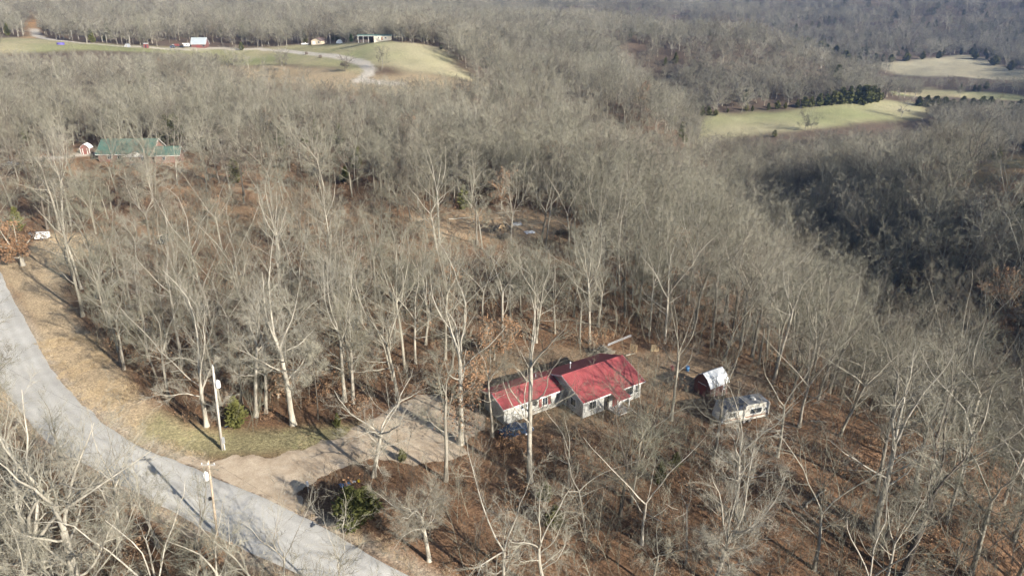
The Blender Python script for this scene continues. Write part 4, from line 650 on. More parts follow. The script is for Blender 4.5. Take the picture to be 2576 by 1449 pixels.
# ------------------------------------------------------------------ built things
class PB:
    """collects boxes, plates and rods, then becomes one mesh object"""
    def __init__(s): s.v = []; s.f = []
    def add(s, v, f):
        n = len(s.v); s.v += [tuple(map(float, q)) for q in v]; s.f += [tuple(n + i for i in q) for q in f]; return s
    def box(s, x0, x1, y0, y1, z0, z1):
        return s.add([(x0, y0, z0), (x1, y0, z0), (x1, y1, z0), (x0, y1, z0), (x0, y0, z1), (x1, y0, z1), (x1, y1, z1), (x0, y1, z1)], [(0, 3, 2, 1), (4, 5, 6, 7), (0, 1, 5, 4), (1, 2, 6, 5), (2, 3, 7, 6), (3, 0, 4, 7)])
    def prism(s, prof, a0, a1, axis='y'):
        """closed profile in (u, z) swept along an axis"""
        n = len(prof); P = lambda u, z, a: (u, a, z) if axis == 'y' else (a, u, z)
        v = [P(u, z, a0) for u, z in prof] + [P(u, z, a1) for u, z in prof]
        return s.add(v, [tuple(range(n))[::-1], tuple(range(n, 2 * n))] + [(i, (i + 1) % n, n + (i + 1) % n, n + i) for i in range(n)])
    def plate(s, a, b, c, d, th):
        a, b, c, d = (np.array(q, float) for q in (a, b, c, d)); nr = np.cross(b - a, d - a); nr /= np.linalg.norm(nr); nr = nr if nr[2] > 0 else -nr; t = nr * th
        return s.add([a, b, c, d, a - t, b - t, c - t, d - t], [(0, 1, 2, 3), (7, 6, 5, 4), (0, 4, 5, 1), (1, 5, 6, 2), (2, 6, 7, 3), (3, 7, 4, 0)])
    def rod(s, p0, p1, r, n=8, r1=None):
        p0, p1 = np.array(p0, float), np.array(p1, float); r1 = r if r1 is None else r1; t = p1 - p0; t /= np.linalg.norm(t); a = np.cross(t, (1, .2, 0) if abs(t[2]) > .8 else (0, 0, 1)); a /= np.linalg.norm(a); b = np.cross(t, a)
        ring = lambda p, q: [p + q * (a * math.cos(k * 2 * math.pi / n) + b * math.sin(k * 2 * math.pi / n)) for k in range(n)]
        return s.add(ring(p0, r) + ring(p1, r1), [tuple(range(n))[::-1], tuple(range(n, 2 * n))] + [(i, (i + 1) % n, n + (i + 1) % n, n + i) for i in range(n)])
    def lathe(s, prof, n=14, c=(0, 0, 0)):
        v = [(c[0] + r_ * math.cos(k * 2 * math.pi / n), c[1] + r_ * math.sin(k * 2 * math.pi / n), c[2] + z) for r_, z in prof for k in range(n)]
        return s.add(v, [(i * n + k, i * n + (k + 1) % n, (i + 1) * n + (k + 1) % n, (i + 1) * n + k) for i in range(len(prof) - 1) for k in range(n)] + [tuple(range(n))[::-1], tuple(range((len(prof) - 1) * n, len(prof) * n))])
    def ribs(s, a, b, c, d, step, w=.05, h=.03):
        """raised seams running from edge ab to edge dc"""
        a, b, c, d = (np.array(q, float) for q in (a, b, c, d)); L = np.linalg.norm(b - a); nr = np.cross(b - a, d - a); nr /= np.linalg.norm(nr); nr = nr if nr[2] > 0 else -nr; n = int(L / step); e = (b - a) / L * w / 2
        for k in range(1, n):
            t = k / n; p = a * (1 - t) + b * t; q = d * (1 - t) + c * t; s.add([p - e, p + e, q + e, q - e, p - e * .5 + nr * h, p + e * .5 + nr * h, q + e * .5 + nr * h, q - e * .5 + nr * h], [(4, 5, 6, 7), (0, 1, 5, 4), (1, 2, 6, 5), (2, 3, 7, 6), (3, 0, 4, 7)])
        return s
    def build(s, name, mat, parent=None, smooth=False, bevel=0.0):
        me = bpy.data.meshes.new(name); me.from_pydata(s.v, [], s.f); me.materials.append(mat); 
        if smooth:
            for p in me.polygons: p.use_smooth = True
        me.update(); o = link(name, me, parent)
        if bevel: md = o.modifiers.new('edges', 'BEVEL'); md.width = bevel; md.segments = 2; md.limit_method = 'ANGLE'
        return o
def thing(name, label, cat, loc, rz=0, group=None):
    o = link(name, None, None, loc, (0, 0, rz)); o.empty_display_size = .5; return tag(o, label, cat, group)
M_ = dict(
 red_roof=plain('red_roof_metal', (.31, .07, .072), .5, .0, .2, 1.4, dirt=(.27, .095, .095)), white_wall=plain('weathered_white_siding', (.47, .47, .44), .8, 0, .25, 2.5, .2, dirt=(.28, .28, .255)), trim=plain('white_trim', (.72, .72, .70), .6),
 glass=plain('window_glass', (.03, .04, .05), .12), dark=plain('near_black', (.02, .02, .022), .8), red_paint=plain('red_paint', (.19, .052, .046), .65, dirt=(.25, .06, .05)), barn_red=plain('barn_red_boards', (.165, .075, .063), .8, 0, .2, 2, dirt=(.145, .085, .072)), shed_roof=plain('pale_shed_roof', (.52, .54, .55), .45, .2, .08, 2),
 pole=plain('weathered_pole_wood', (.44, .41, .36), .85, 0, .18, 6), pole_tan=plain('tan_pole_wood', (.42, .33, .24), .85, 0, .18, 6), steel=plain('galvanised_steel', (.55, .57, .59), .4, .5), paint_white=plain('white_enamel', (.78, .78, .77), .35), rubber=plain('tyre_rubber', (.02, .02, .02), .85), rim=plain('wheel_rim', (.5, .5, .52), .35, .7),
 navy=plain('navy_car_paint', (.03, .05, .09), .22), black=plain('black_car_paint', (.022, .024, .026), .25), grey=plain('grey_car_paint', (.32, .33, .35), .3), camper=plain('camper_cream', (.58, .56, .50), .5, 0, .1, 1.5, dirt=(.5, .48, .42)), tarp_dark=plain('dark_blue_tarp', (.035, .045, .07), .5, 0, .3, 3), brown=plain('brown_stripe', (.28, .13, .07), .6),
 green_roof=plain('green_roof_metal', (.075, .135, .108), .45, .1, .15, 1, dirt=(.12, .22, .17)), brick=plain('red_brown_brick', (.22, .125, .095), .85, 0, .25, 5), tan=plain('tan_siding', (.58, .49, .36), .75), brown_roof=plain('brown_shingle', (.17, .12, .11), .85), cream=plain('cream_siding', (.68, .62, .50), .7), barn_roof=plain('grey_barn_metal', (.36, .40, .42), .5, .1, .1, .8, dirt=(.42, .44, .44)), blue=plain('blue_plastic', (.06, .20, .42), .5), blue_paint=plain('blue_paint', (.05, .12, .30), .4), yellow=plain('yellow_plastic', (.65, .45, .02), .5), white_sheet=plain('white_sheet', (.74, .74, .76), .7), purple=plain('violet_tarp', (.10, .08, .30), .6), wood=plain('raw_wood', (.50, .38, .22), .8, 0, .2, 6), cut=plain('cut_log_end', (.46, .34, .21), .8, 0, .15, 8), grey_wood=plain('grey_weathered_wood', (.36, .34, .31), .85), hay=plain('old_hay', (.10, .08, .06), .95, 0, .3, 5, .5), pale_plastic=plain('pale_greenhouse_sheet', (.6, .63, .66), .4))

# --- the red-roofed house: main block and lower garage wing
d_h = R(32.6); hx, hy = 9.61, 80.6; hzv = hz(hx, hy)
house = thing('ranch_house', 'white ranch house with red ribbed metal roof and lower garage wing', 'house', (hx, hy, 0), d_h)
def gable_roof(parent, x0, x1, y0, y1, eave, ridge, mat, name='roof', rib=.3, th=.09, yr=None, cap=None, fascia=None):
    yr = (y0 + y1) / 2 if yr is None else yr; b = PB()
    for (ya) in (y0, y1):
        A, B, C_, D_ = (x0, yr, ridge), (x1, yr, ridge), (x1, ya, eave), (x0, ya, eave); b.plate(A, B, C_, D_, th)
        if rib: b.ribs(A, B, C_, D_, rib)
    o = b.build(name, mat, parent)
    c = PB(); c.prism([(yr - .16, ridge - .03), (yr, ridge + .035), (yr + .16, ridge - .03), (yr, ridge + .012)], x0 - .01, x1 + .01, 'x'); c.build('ridge_cap', cap or mat, o)
    if fascia:
        f = PB(); f.box(x0, x1, y0 + .003, y0 + .04, eave - .26, eave - .095); f.box(x0, x1, y1 - .04, y1 - .003, eave - .26, eave - .095); f.build('fascia', fascia, o)
        for xx in (x0 - .03, x1 + .004):
            g_ = PB()
            for ya in (y0, y1): g_.prism([(ya, eave - .02), (yr, ridge - .02), (yr, ridge - .24), (ya, eave - .24)], xx, xx + .026, 'x')
            g_.build('rake_board', fascia, o)
    return o
def wall_block(parent, x0, x1, y0, y1, eave, ridge, mat, base=-.8, name='wall'):
    b = PB(); yr = (y0 + y1) / 2; b.prism([(y0, base), (y1, base), (y1, eave), (yr, ridge), (y0, eave)], x0, x1, 'x'); return b.build(name, mat, parent)
def window(parent, x, z, w, h, y, mat_f=None, sill=True, out=-1, axis='y'):
    """a framed window set on a wall that faces -y (or -x)"""
    bx_ = (lambda b, u0, u1, z0, z1, d0, d1: b.box(u0, u1, min(y + out * d0, y + out * d1), max(y + out * d0, y + out * d1), z0, z1)) if axis == 'y' else (lambda b, u0, u1, z0, z1, d0, d1: b.box(min(y + out * d0, y + out * d1), max(y + out * d0, y + out * d1), u0, u1, z0, z1))
    p = PB(); bx_(p, x - w / 2, x + w / 2, z, z + h, .0, .03); o = p.build('window', M_['glass'], parent); f = PB(); t = .08
    bx_(f, x - w / 2 - t, x + w / 2 + t, z + h, z + h + t, -.01, .06); bx_(f, x - w / 2 - t, x + w / 2 + t, z - t, z, -.01, .08); bx_(f, x - w / 2 - t, x - w / 2, z, z + h, -.01, .055); bx_(f, x + w / 2, x + w / 2 + t, z, z + h, -.01, .055); bx_(f, x - .02, x + .02, z, z + h, .02, .05); f.build('frame', mat_f or M_['trim'], o); return o
wall_block(house, .35, 10.85, .45, 9.65, 2.62, 4.42, M_['white_wall'])
wall_block(house, -9.6, .33, 4.85, 10.05, 2.6, 3.48, M_['white_wall'])
mr_ = gable_roof(house, 0, 11.2, 0, 10.1, 2.72, 4.62, M_['red_roof'], 'main_roof', fascia=M_['trim'])
gable_roof(house, -9.95, .15, 4.4, 10.45, 2.70, 3.62, M_['red_roof'], 'garage_roof', fascia=M_['trim'])
b = PB(); A, B, C_, D_ = (4.9, .02, 2.69), (7.05, .02, 2.69), (7.05, -1.7, 2.32), (4.9, -1.7, 2.32); b.plate(A, B, C_, D_, .08).ribs(A, B, C_, D_, .3); pr = b.build('porch_roof', M_['red_roof'], house); PB().box(4.9, 7.05, -1.73, -1.70, 2.1, 2.26).build('fascia', M_['trim'], pr)
for xx in (5.0, 6.9): PB().box(xx - .06, xx + .06, -1.6, -1.48, -.6, 2.3).build('porch_post', M_['trim'], house)
PB().box(4.7, 7.2, -1.8, .45, -.6, .12).build('porch_slab', plain('concrete', (.4, .39, .37), .9), house)
b = PB(); b.box(5.6, 6.5, .40, .449, .12, 2.1); dr = b.build('door', M_['red_paint'], house); PB().box(6.35, 6.42, .36, .40, 1.0, 1.1).build('handle', M_['steel'], dr)
b = PB(); b.box(4.05, 4.9, .41, .449, .05, 2.15); b.build('recess_shade_panel', M_['dark'], house)  # flat near-black sheet standing in for the shade of the entry recess
window(house, 2.0, 1.0, 1.2, 1.1, .449); window(house, 8.6, 1.0, 1.5, 1.15, .449); window(house, 10.1, 1.0, .6, 1.15, .449)
window(house, -6.4, 1.55, .95, .6, 4.849); w_ = window(house, -2.9, .9, .8, 1.2, 4.849)
for xx in (-3.68, -2.12): PB().box(xx - .22, xx + .22, 4.80, 4.846, .8, 2.2).build('shutter', M_['red_paint'], w_)
b = PB(); b.box(-8.9, -6.2, 4.82, 4.848, .05, 1.3); 
window(house, 6.9, .9, 1.0, 1.1, .3, axis='x', out=-1); window(house, 2.6, .9, 1.1, 1.1, .349, axis='x', out=-1)
dsh = PB(); dsh.lathe([(.02, .02), (.42, .14), (.44, .15), (.40, .10), (.02, -.02)], 14); o = dsh.build('satellite_dish', M_['dark'], house); o.location = (-4.9, 4.5, 2.1); o.rotation_euler = (R(70), 0, R(-20)); PB().rod((0, 0, 0), (0, 0, -.45), .025).build('arm', M_['steel'], o)
v_ = PB(); v_.rod((3.1, 7.1, 3.6), (3.1, 7.1, 4.75), .07, 10); o = v_.build('vent_pipe', M_['steel'], house); PB().rod((3.1, 7.1, 4.75), (3.1, 7.1, 4.9), .17, 10, .05).build('cap', M_['steel'], o)
v_ = PB(); v_.rod((-1.9, 8.6, 3.1), (-1.9, 8.6, 3.75), .06, 8); v_.build('vent_pipe', M_['steel'], house)
PB().box(10.86, 11.35, 3.2, 4.0, .0, .8).build('air_conditioner', M_['steel'], house)

# --- gambrel garden shed with pale roof
def gambrel(parent, w, L, wall, knee, apex, kw, roof_m, wall_m, over=.18):
    prof = [(-w / 2, -.3), (w / 2, -.3), (w / 2, wall), (w * kw / 2, knee), (0, apex), (-w * kw / 2, knee), (-w / 2, wall)]; PB().prism(prof, -L / 2, L / 2).build('wall', wall_m, parent)
    r_ = PB(); pts = [(-w / 2 - over, wall - .1), (-w * kw / 2 - .03, knee + .05), (0, apex + .08), (w * kw / 2 + .03, knee + .05), (w / 2 + over, wall - .1)]
    for (a, b_) in zip(pts[:-1], pts[1:]): r_.plate((a[0], -L / 2 - over, a[1]), (b_[0], -L / 2 - over, b_[1]), (b_[0], L / 2 + over, b_[1]), (a[0], L / 2 + over, a[1]), .05).ribs((a[0], -L / 2 - over, a[1]), (a[0], L / 2 + over, a[1]), (b_[0], L / 2 + over, b_[1]), (b_[0], -L / 2 - over, b_[1]), .4)
    return r_.build('roof', roof_m, parent)
c = ground(1786, 986); sh_ = thing('garden_shed', 'small red gambrel shed with pale metal roof beside the trailer', 'shed', c, R(-58)); gambrel(sh_, 3.1, 3.6, 2.0, 2.95, 3.6, .62, M_['shed_roof'], M_['barn_red'])
for sy in (1,):
    dd = PB().box(-.75, .75, -1.85, -1.803, 0, 1.9).build('door', M_['red_paint'], sh_); PB().box(-.8, .8, -1.87, -1.852, 1.9, 1.98).build('frame', M_['trim'], dd)
PB().box(1.552, 1.58, -.9, -.8, 0, 2.0).build('trim_board', M_['trim'], sh_); PB().box(1.552, 1.58, .8, .9, 0, 2.0).build('trim_board', M_['trim'], sh_); window(sh_, 1.25, 1.0, .45, .5, 1.55, axis='x', out=1)

def wheel(parent, x, y, r=.34, w=.22, z=None):
    z = r if z is None else z; b = PB(); b.rod((x, y - w / 2, z), (x, y + w / 2, z), r, 16); o = b.build('wheel', M_['rubber'], parent); b = PB(); b.rod((x, y - w / 2 - .012, z), (x, y + w / 2 + .012, z), r * .58, 12); b.build('rim', M_['rim'], o); return o
def rounded_box(L, W, z0, z1, rad, nose=0.0):
    """side profile of a trailer body, corners rounded"""
    pr = []
    for (cx, cz, a0) in ((-L / 2 + rad, z0 + rad, 180), (L / 2 - rad, z0 + rad, 270), (L / 2 - rad, z1 - rad, 0), (-L / 2 + rad + nose, z1 - rad, 90)):
        for k in range(5): a = R(a0 + k * 22.5); pr.append((cx + rad * math.cos(a), cz + rad * math.sin(a)))
    return pr
c = ground(1860, 1054); tr_ = thing('travel_trailer', 'cream travel trailer with dark blue tarp on its roof behind bare branches', 'trailer', c, R(17))
PB().prism(rounded_box(7.4, 2.4, .55, 2.85, .28, .35), -1.2, 1.2).build('body', M_['camper'], tr_, False, .04)
b = PB(); b.plate((-3.3, -1.24, 2.90), (.2, -1.24, 2.90), (.2, 1.24, 2.92), (-3.3, 1.24, 2.92), .035); b.plate((-3.0, -1.245, 2.9), (-.1, -1.245, 2.9), (-.1, -1.26, 2.25), (-3.0, -1.26, 2.45), .02); b.build('roof_tarp', M_['tarp_dark'], tr_)
b = PB(); b.plate((.4, -1.15, 2.88), (3.5, -1.15, 2.88), (3.5, 1.15, 2.88), (.4, 1.15, 2.88), .03); b.build('roof_panel', plain('grey_roof_coating', (.22, .22, .22), .8), tr_)
PB().box(1.4, 1.95, -.3, .3, 2.89, 3.1).build('roof_vent', M_['camper'], tr_)
window(tr_, -2.2, 1.5, 1.0, .6, -1.2); window(tr_, 1.5, 1.45, 1.8, .75, -1.2); window(tr_, 3.05, 1.6, .45, .5, -1.2)
dd = PB().box(-.75, -.1, -1.235, -1.203, .7, 2.5).build('door', M_['camper'], tr_); PB().box(-.2, -.14, -1.27, -1.236, 1.4, 1.5).build('handle', M_['steel'], dd)
PB().box(-3.5, 3.5, -1.215, -1.203, .95, 1.12).build('side_stripe', M_['brown'], tr_)
for xx in (-.1, .75): wheel(tr_, xx, -1.05); wheel(tr_, xx, 1.05)
PB().rod((-3.6, -.5, .55), (-4.7, 0, .5), .05).rod((-3.6, .5, .55), (-4.7, 0, .5), .05).rod((-4.6, 0, .5), (-4.6, 0, .0), .04).build('hitch', M_['dark'], tr_)
b = PB(); b.rod((-3.0, 1.25, 2.6), (3, 1.25, 2.6), .07); b.build('awning_roll', M_['white_sheet'], tr_)

# --- cars
def car(name, label, loc, rz, paint, kind='sedan', group=None):
    t = thing(name, label, 'pickup' if kind == 'pickup' else 'car', loc, rz, group); 
    if kind == 'sedan': prof = [(-2.2, .35), (2.2, .35), (2.25, .6), (2.1, .78), (1.1, .9), (.45, 1.38), (-.75, 1.42), (-1.5, .98), (-2.15, .92), (-2.28, .65)]; gl = [(1.0, .9), (.45, 1.33), (-.75, 1.36), (-1.4, .97)]
    elif kind == 'suv': prof = [(-2.2, .4), (2.2, .4), (2.25, .7), (2.1, .95), (1.15, 1.05), (.55, 1.68), (-1.9, 1.72), (-2.2, 1.1), (-2.28, .8)]; gl = [(1.0, 1.06), (.55, 1.6), (-1.8, 1.63), (-2.05, 1.08)]
    else: prof = [(-2.75, .5), (2.6, .5), (2.65, .8), (2.5, 1.05), (1.35, 1.12), (.8, 1.75), (-.5, 1.78), (-.7, 1.12), (-2.75, 1.1)]; gl = [(1.2, 1.12), (.8, 1.68), (-.42, 1.7), (-.55, 1.12)]
    PB().prism(prof, -.88, .88).build('body', paint, t, False, .06)
    PB().prism(gl, -.9, .9).build('side_window', M_['glass'], t)
    a, b_ = gl[0], gl[1]; PB().plate((a[0] + .06, -.72, a[1] + .03), (a[0] + .06, .72, a[1] + .03), (b_[0] + .06, .62, b_[1] + .0), (b_[0] + .06, -.62, b_[1] + .0), .02).build('windscreen', M_['glass'], t)
    x1 = 1.4 if kind != 'pickup' else 1.75; x0 = -1.35 if kind != 'pickup' else -1.7
    for xx in (x0, x1):
        for yy in (-.8, .8): wheel(t, xx, yy, .33 if kind == 'sedan' else .38)
    fx = prof[2][0]; fz = prof[2][1]
    for yy in (-.62, .62): PB().box(fx - .12, fx + .015, yy - .17, yy + .17, fz - .02, fz + .13).build('headlight', M_['pale_plastic'], t)
    for yy in (-.7, .7): PB().box(prof[0][0] - .09, prof[0][0] + .05, yy - .12, yy + .12, fz, fz + .2).build('tail_light', M_['red_paint'], t)
    if kind == 'pickup': PB().box(-2.6, -.85, -.72, .72, 1.06, 1.115).build('bed', M_['dark'], t)
    return t
def seat(x, y, off=0.0): p = ground(x, y); return (p[0], p[1], p[2] + off)
car('parked_car', 'dark navy car parked in the weeds in front of the garage wall', seat(1298, 1092), R(28), M_['navy'])
car('parked_car', 'black car parked end-on beside the dirt track in the thin woods', seat(419, 611), R(-100), M_['black'], 'suv')
car('parked_car', 'grey car parked at the left edge near the green-roofed house', seat(27, 418), R(5), M_['grey'])
car('pickup_truck', 'white pickup parked beside the far tan house', seat(767, 114), R(185), M_['paint_white'], 'pickup')
car('parked_car', 'small dark car parked beside the far barn', seat(457, 121), R(170), M_['black'])
# white box trailer by the road clearing
c = ground(108, 603); t = thing('box_trailer', 'small white box trailer at the edge of the tan clearing', 'trailer', c, R(8)); PB().prism(rounded_box(2.9, 1.6, .42, 1.75, .2), -.8, .8).build('body', M_['paint_white'], t, False, .05); wheel(t, .1, -.86, .3, .18); wheel(t, .1, .86, .3, .18); PB().rod((1.4, -.4, .45), (2.3, 0, .42), .04).rod((1.4, .4, .45), (2.3, 0, .42), .04).build('tongue', M_['dark'], t); PB().box(-1.5, -1.452, -.6, .6, .55, 1.6).build('rear_door', M_['paint_white'], t)
c = ground(84, 592); t = thing('utility_cart', 'dark metal utility cart standing behind the white box trailer', 'cart', c, R(15)); PB().box(-.9, .9, -.6, .6, .42, .5).build('bed', M_['grey_wood'], t)
for yy in (-.6, .58): PB().box(-.9, .9, yy, yy + .02, .5, .62).box(-.9, .9, yy, yy + .02, .78, .9).build('side_rail', M_['dark'], t)
for xx in (-.88, 0, .86):
    for yy in (-.62, .602): PB().box(xx - .02, xx + .02, yy, yy + .018, .45, .95).build('post', M_['dark'], t)
wheel(t, 0, -.72, .26, .12); wheel(t, 0, .72, .26, .12)

# --- utility poles
def pole(bx_, by_, tx_, ty_, label, r=.15, mat='pole', arm=0, can=None, meter=False, bucket=False, group='utility poles', name='utility_pole'):
    b0 = ground(bx_, by_); h = size_for(b0, ty_); ln = lean_for(b0, h, tx_); t = thing(name, label, 'utility pole', b0, 0, group); top = np.array([ln * h, 0, h])
    PB().rod((0, 0, -.5), top, r, 12, r * .72).build('shaft', M_[mat], t, True)
    at_ = lambda u: top * u
    if arm:
        p = at_(.955); PB().box(p[0] - arm, p[0] + arm, -.05 - r, .05 - r, p[2] - .06, p[2] + .06).build('crossarm', M_['grey_wood'], t)
        for s_ in (-.85, 0., .85): q = PB(); q.lathe([(.03, 0), (.06, .05), (.035, .1), (.06, .15), (.02, .22)], 8, (p[0] + arm * s_, -r, p[2] + .06)); q.build('insulator', M_['pale_plastic'], t)
    else: q = PB(); q.lathe([(.03, 0), (.06, .05), (.035, .1), (.06, .15), (.02, .22)], 8, tuple(top)); q.build('insulator', M_['pale_plastic'], t)
    if can:
        p = at_(can); sx = .42 if not bucket else -.42; q = PB(); q.lathe([(.02, -.46), (.26, -.45), (.28, -.4), (.28, .36), (.22, .45), (.08, .5), (.06, .62)], 16, (p[0] + sx, -.05, p[2])); o = q.build('transformer', M_['paint_white'], t, True); PB().rod((p[0], 0, p[2] + .2), (p[0] + sx, -.05, p[2] + .2), .04).rod((p[0], 0, p[2] - .2), (p[0] + sx, -.05, p[2] - .2), .04).build('bracket', M_['steel'], o)
    if meter:
        p = at_(.13); PB().box(p[0] + r, p[0] + r + .25, -.2, .1, p[2] - .5, p[2] + .3).build('meter_box', M_['steel'], t); PB().rod((p[0] + r + .12, -.05, -.2), (p[0] + r + .12, -.05, p[2] - .5), .05).build('conduit', M_['paint_white'], t); PB().rod((p[0] - r - .03, -.06, .1), tuple(at_(.9) - [r, .06, 0]), .018).build('ground_wire', M_['dark'], t)
    if bucket: p = at_(.5); PB().box(p[0] - r - .28, p[0] - r, -.12, .12, p[2] - .16, p[2] + .16).build('junction_box', M_['dark'], t)
    return t
pole(559, 1131, 535, 922, 'tall weathered utility pole with white transformer on the lawn', .17, can=.80, meter=True)
pole(546, 1345, 524, 1158, 'tan utility pole with crossarm on the lower roadside in front of the lawn', .14, 'pole_tan', .75, .80, bucket=True)
for (a, b_, c_, d_, lab) in ((183,103,178,77,'utility pole at the roadside below the far left woods'),(58,93,53,53,'utility pole at the foot of the power-line cut'),(269,110,266,89,'utility pole at the end of the far left field'),(88,36,86,20,'tall pole on top of the power-line cut'),(328,118,324,89,'utility pole beside the red outhouse'),(498,158,494,125,'utility pole standing in the grass below the barn'),(831,111,829,83,'utility pole right of the far tan house'),(651,116,650,96,'utility pole at the far lane junction'),(941,104,939,85,'thin pole in front of the far mobile home')): pole(a, b_, c_, d_, lab, .16)

# --- green-roofed brick house
c = ground(318, 408); gh = thing('brick_house', 'brick house with green metal roof and white front gable in the left woods', 'house', c, R(3))
wall_block(gh, -9.3, 9.0, .4, 11.6, 2.6, 6.6, M_['brick']); gable_roof(gh, -9.9, 9.6, -.3, 12.3, 2.75, 7.0, M_['green_roof'], 'roof', .5, fascia=M_['trim'])
b = PB(); b.prism([(.6, -.8), (9.6, -.8), (9.6, 2.5), (5.1, 4.1), (.6, 2.5)], -3.2, .38); b.build('front_wall', M_['brick'], gh); b = PB(); b.prism([(.3, 2.3), (9.9, 2.3), (5.1, 4.15)], -3.28, -3.21); b.build('gable_panel', M_['trim'], gh)
b = PB(); b.plate((5.1, -3.6, 4.35), (5.1, 3.0, 4.35), (.0, 3.0, 2.5), (.0, -3.6, 2.5), .09); b.plate((5.1, -3.6, 4.35), (5.1, 3.0, 4.35), (10.2, 3.0, 2.5), (10.2, -3.6, 2.5), .09); b.build('gable_roof', M_['green_roof'], gh)
window(gh, 3.4, .9, 1.1, 1.3, -3.2); window(gh, 7.2, .9, 1.1, 1.3, -3.2); window(gh, -5.5, 1, 1.3, 1.2, .4); window(gh, -2.2, 1, 1.3, 1.2, .4); dd = PB().box(-.6, .3, .36, .398, -.1, 2.0).build('door', M_['trim'], gh); PB().box(.15, .22, .32, .36, .9, 1.0).build('handle', M_['dark'], dd); b = PB(); b.rod((2, 5.5, 4.2), (2, 5.5, 5.4), .12); b.build('vent_pipe', M_['steel'], gh)
c = ground(428, 406); gw = thing('brick_outbuilding', 'small brick building with green metal roof beside the green-roofed house', 'building', c, R(8)); wall_block(gw, -4.1, 4.1, -2.6, 2.6, 2.5, 4.8, M_['brick']); gable_roof(gw, -4.5, 4.5, -3.1, 3.1, 2.6, 5.2, M_['green_roof'], 'roof', .5, fascia=M_['trim']); window(gw, -1.0, .9, .9, 1.2, -2.6); PB().box(4.12, 4.15, -.5, .5, -.2, 2.0).build('door', M_['red_paint'], gw)
c = ground(220, 386); t = thing('garden_shed', 'red gambrel shed with white trim left of the green-roofed house', 'shed', c, R(12)); gambrel(t, 3.2, 3.4, 2.0, 2.9, 3.5, .62, M_['white_sheet'], M_['barn_red'])
for xx in (-1.5, -.75, .7, 1.45): PB().box(xx - .09, xx + .09, -1.73, -1.703, -.1, 2.0).build('trim_board', M_['trim'], t)
PB().box(-.6, .6, -1.74, -1.703, 0, 1.95).build('door', M_['red_paint'], t)
c = ground(343, 420); t = thing('trampoline', 'round black trampoline on the lawn in front of the green-roofed house', 'trampoline', c); q = PB(); q.lathe([(1.75, .86), (1.76, .88), (.02, .85), (.02, .84)], 24); q.build('mat', M_['dark'], t); q = PB(); q.lathe([(1.78, .84), (2.1, .84), (2.1, .90), (1.78, .90)], 24); q.build('rim_pad', M_['navy'], t)
for k in range(6): a = k * math.pi / 3; PB().rod((2 * math.cos(a), 2 * math.sin(a), -.2), (2 * math.cos(a), 2 * math.sin(a), .86), .04).build('leg', M_['steel'], t)

# --- the far farm
c = ground(500, 121); t = thing('barn', 'red barn with pale grey metal roof beyond the far left field', 'barn', c, R(4)); wall_block(t, -5.4, 5.4, 0, 8.0, 2.6, 6.6, M_['barn_red']); gable_roof(t, -5.8, 5.8, -.6, 8.6, 2.6, 7.2, M_['barn_roof'], 'roof', .6, fascia=M_['trim']); PB().box(-1.6, 1.6, -.06, -.003, -.2, 2.8).build('door', M_['red_paint'], t); PB().box(3.2, 4.4, -.05, -.003, .9, 1.9).build('window', M_['glass'], t)
c = ground(470.5, 119); t = thing('camper_van', 'white camper with overhanging front parked left of the far barn', 'camper', c, R(-4)); PB().prism([(-1.9, .5), (1.7, .5), (1.7, 2.7), (-2.9, 2.75), (-2.9, 2.1), (-1.9, 1.9)], -1.1, 1.1).build('body', M_['paint_white'], t, False, .1); window(t, .4, 1.5, 1.3, .6, -1.1); wheel(t, -1.0, -1.0); wheel(t, 1.0, -1.0); wheel(t, -1.0, 1.0); wheel(t, 1.0, 1.0)
c = ground(434.5, 122); t = thing('tractor', 'blue tractor parked at the end of the far barn lane', 'tractor', c, R(170)); PB().box(-.3, 1.7, -.4, .4, .8, 1.45).build('hood', M_['blue_paint'], t, False, .05); PB().box(-1.3, -.1, -.7, .7, .9, 1.35).build('body', M_['blue_paint'], t); cab = PB().box(-1.2, -.05, -.65, .65, 1.35, 2.35).build('cab_window', M_['glass'], t); PB().box(-1.3, .02, -.72, .72, 2.35, 2.48).build('roof', M_['paint_white'], cab); wheel(t, -.8, -.85, .8, .4); wheel(t, -.8, .85, .8, .4); wheel(t, 1.2, -.6, .45, .25); wheel(t, 1.2, .6, .45, .25); PB().rod((1.2, 0, 1.4), (1.2, 0, 2.2), .05).build('exhaust', M_['dark'], t)
c = ground(445.5, 119); t = thing('hay_wagon', 'red box wagon between the blue tractor and the dark car', 'wagon', c, R(3)); PB().box(-1.6, 1.6, -.95, .95, .75, 2.2).build('box', M_['red_paint'], t); wheel(t, -1, -.9, .4); wheel(t, 1, -.9, .4); wheel(t, -1, .9, .4); wheel(t, 1, .9, .4)
c = ground(368.5, 121); t = thing('outhouse', 'tiny red outhouse beside the far left lane', 'hut', c, R(10)); PB().box(-1.3, 1.3, -1.2, 1.2, -.3, 2.6).build('wall', M_['red_paint'], t); PB().plate((-1.6, -1.5, 2.65), (1.6, -1.5, 2.65), (1.6, 1.5, 3.2), (-1.6, 1.5, 3.2), .08).build('roof', M_['shed_roof'], t); PB().box(-.45, .45, -1.25, -1.203, -.1, 1.9).build('door', M_['dark'], t)
c = ground(321, 119); t = thing('tent', 'low grey canvas tent at the far left lane', 'tent', c); PB().prism([(-1.8, 0), (1.8, 0), (.6, 2.1), (-.6, 2.1)], -1.5, 1.5).build('canvas', M_['steel'], t); PB().box(-.4, .4, -1.55, -1.503, 0, 1.3).build('flap', M_['grey_wood'], t)
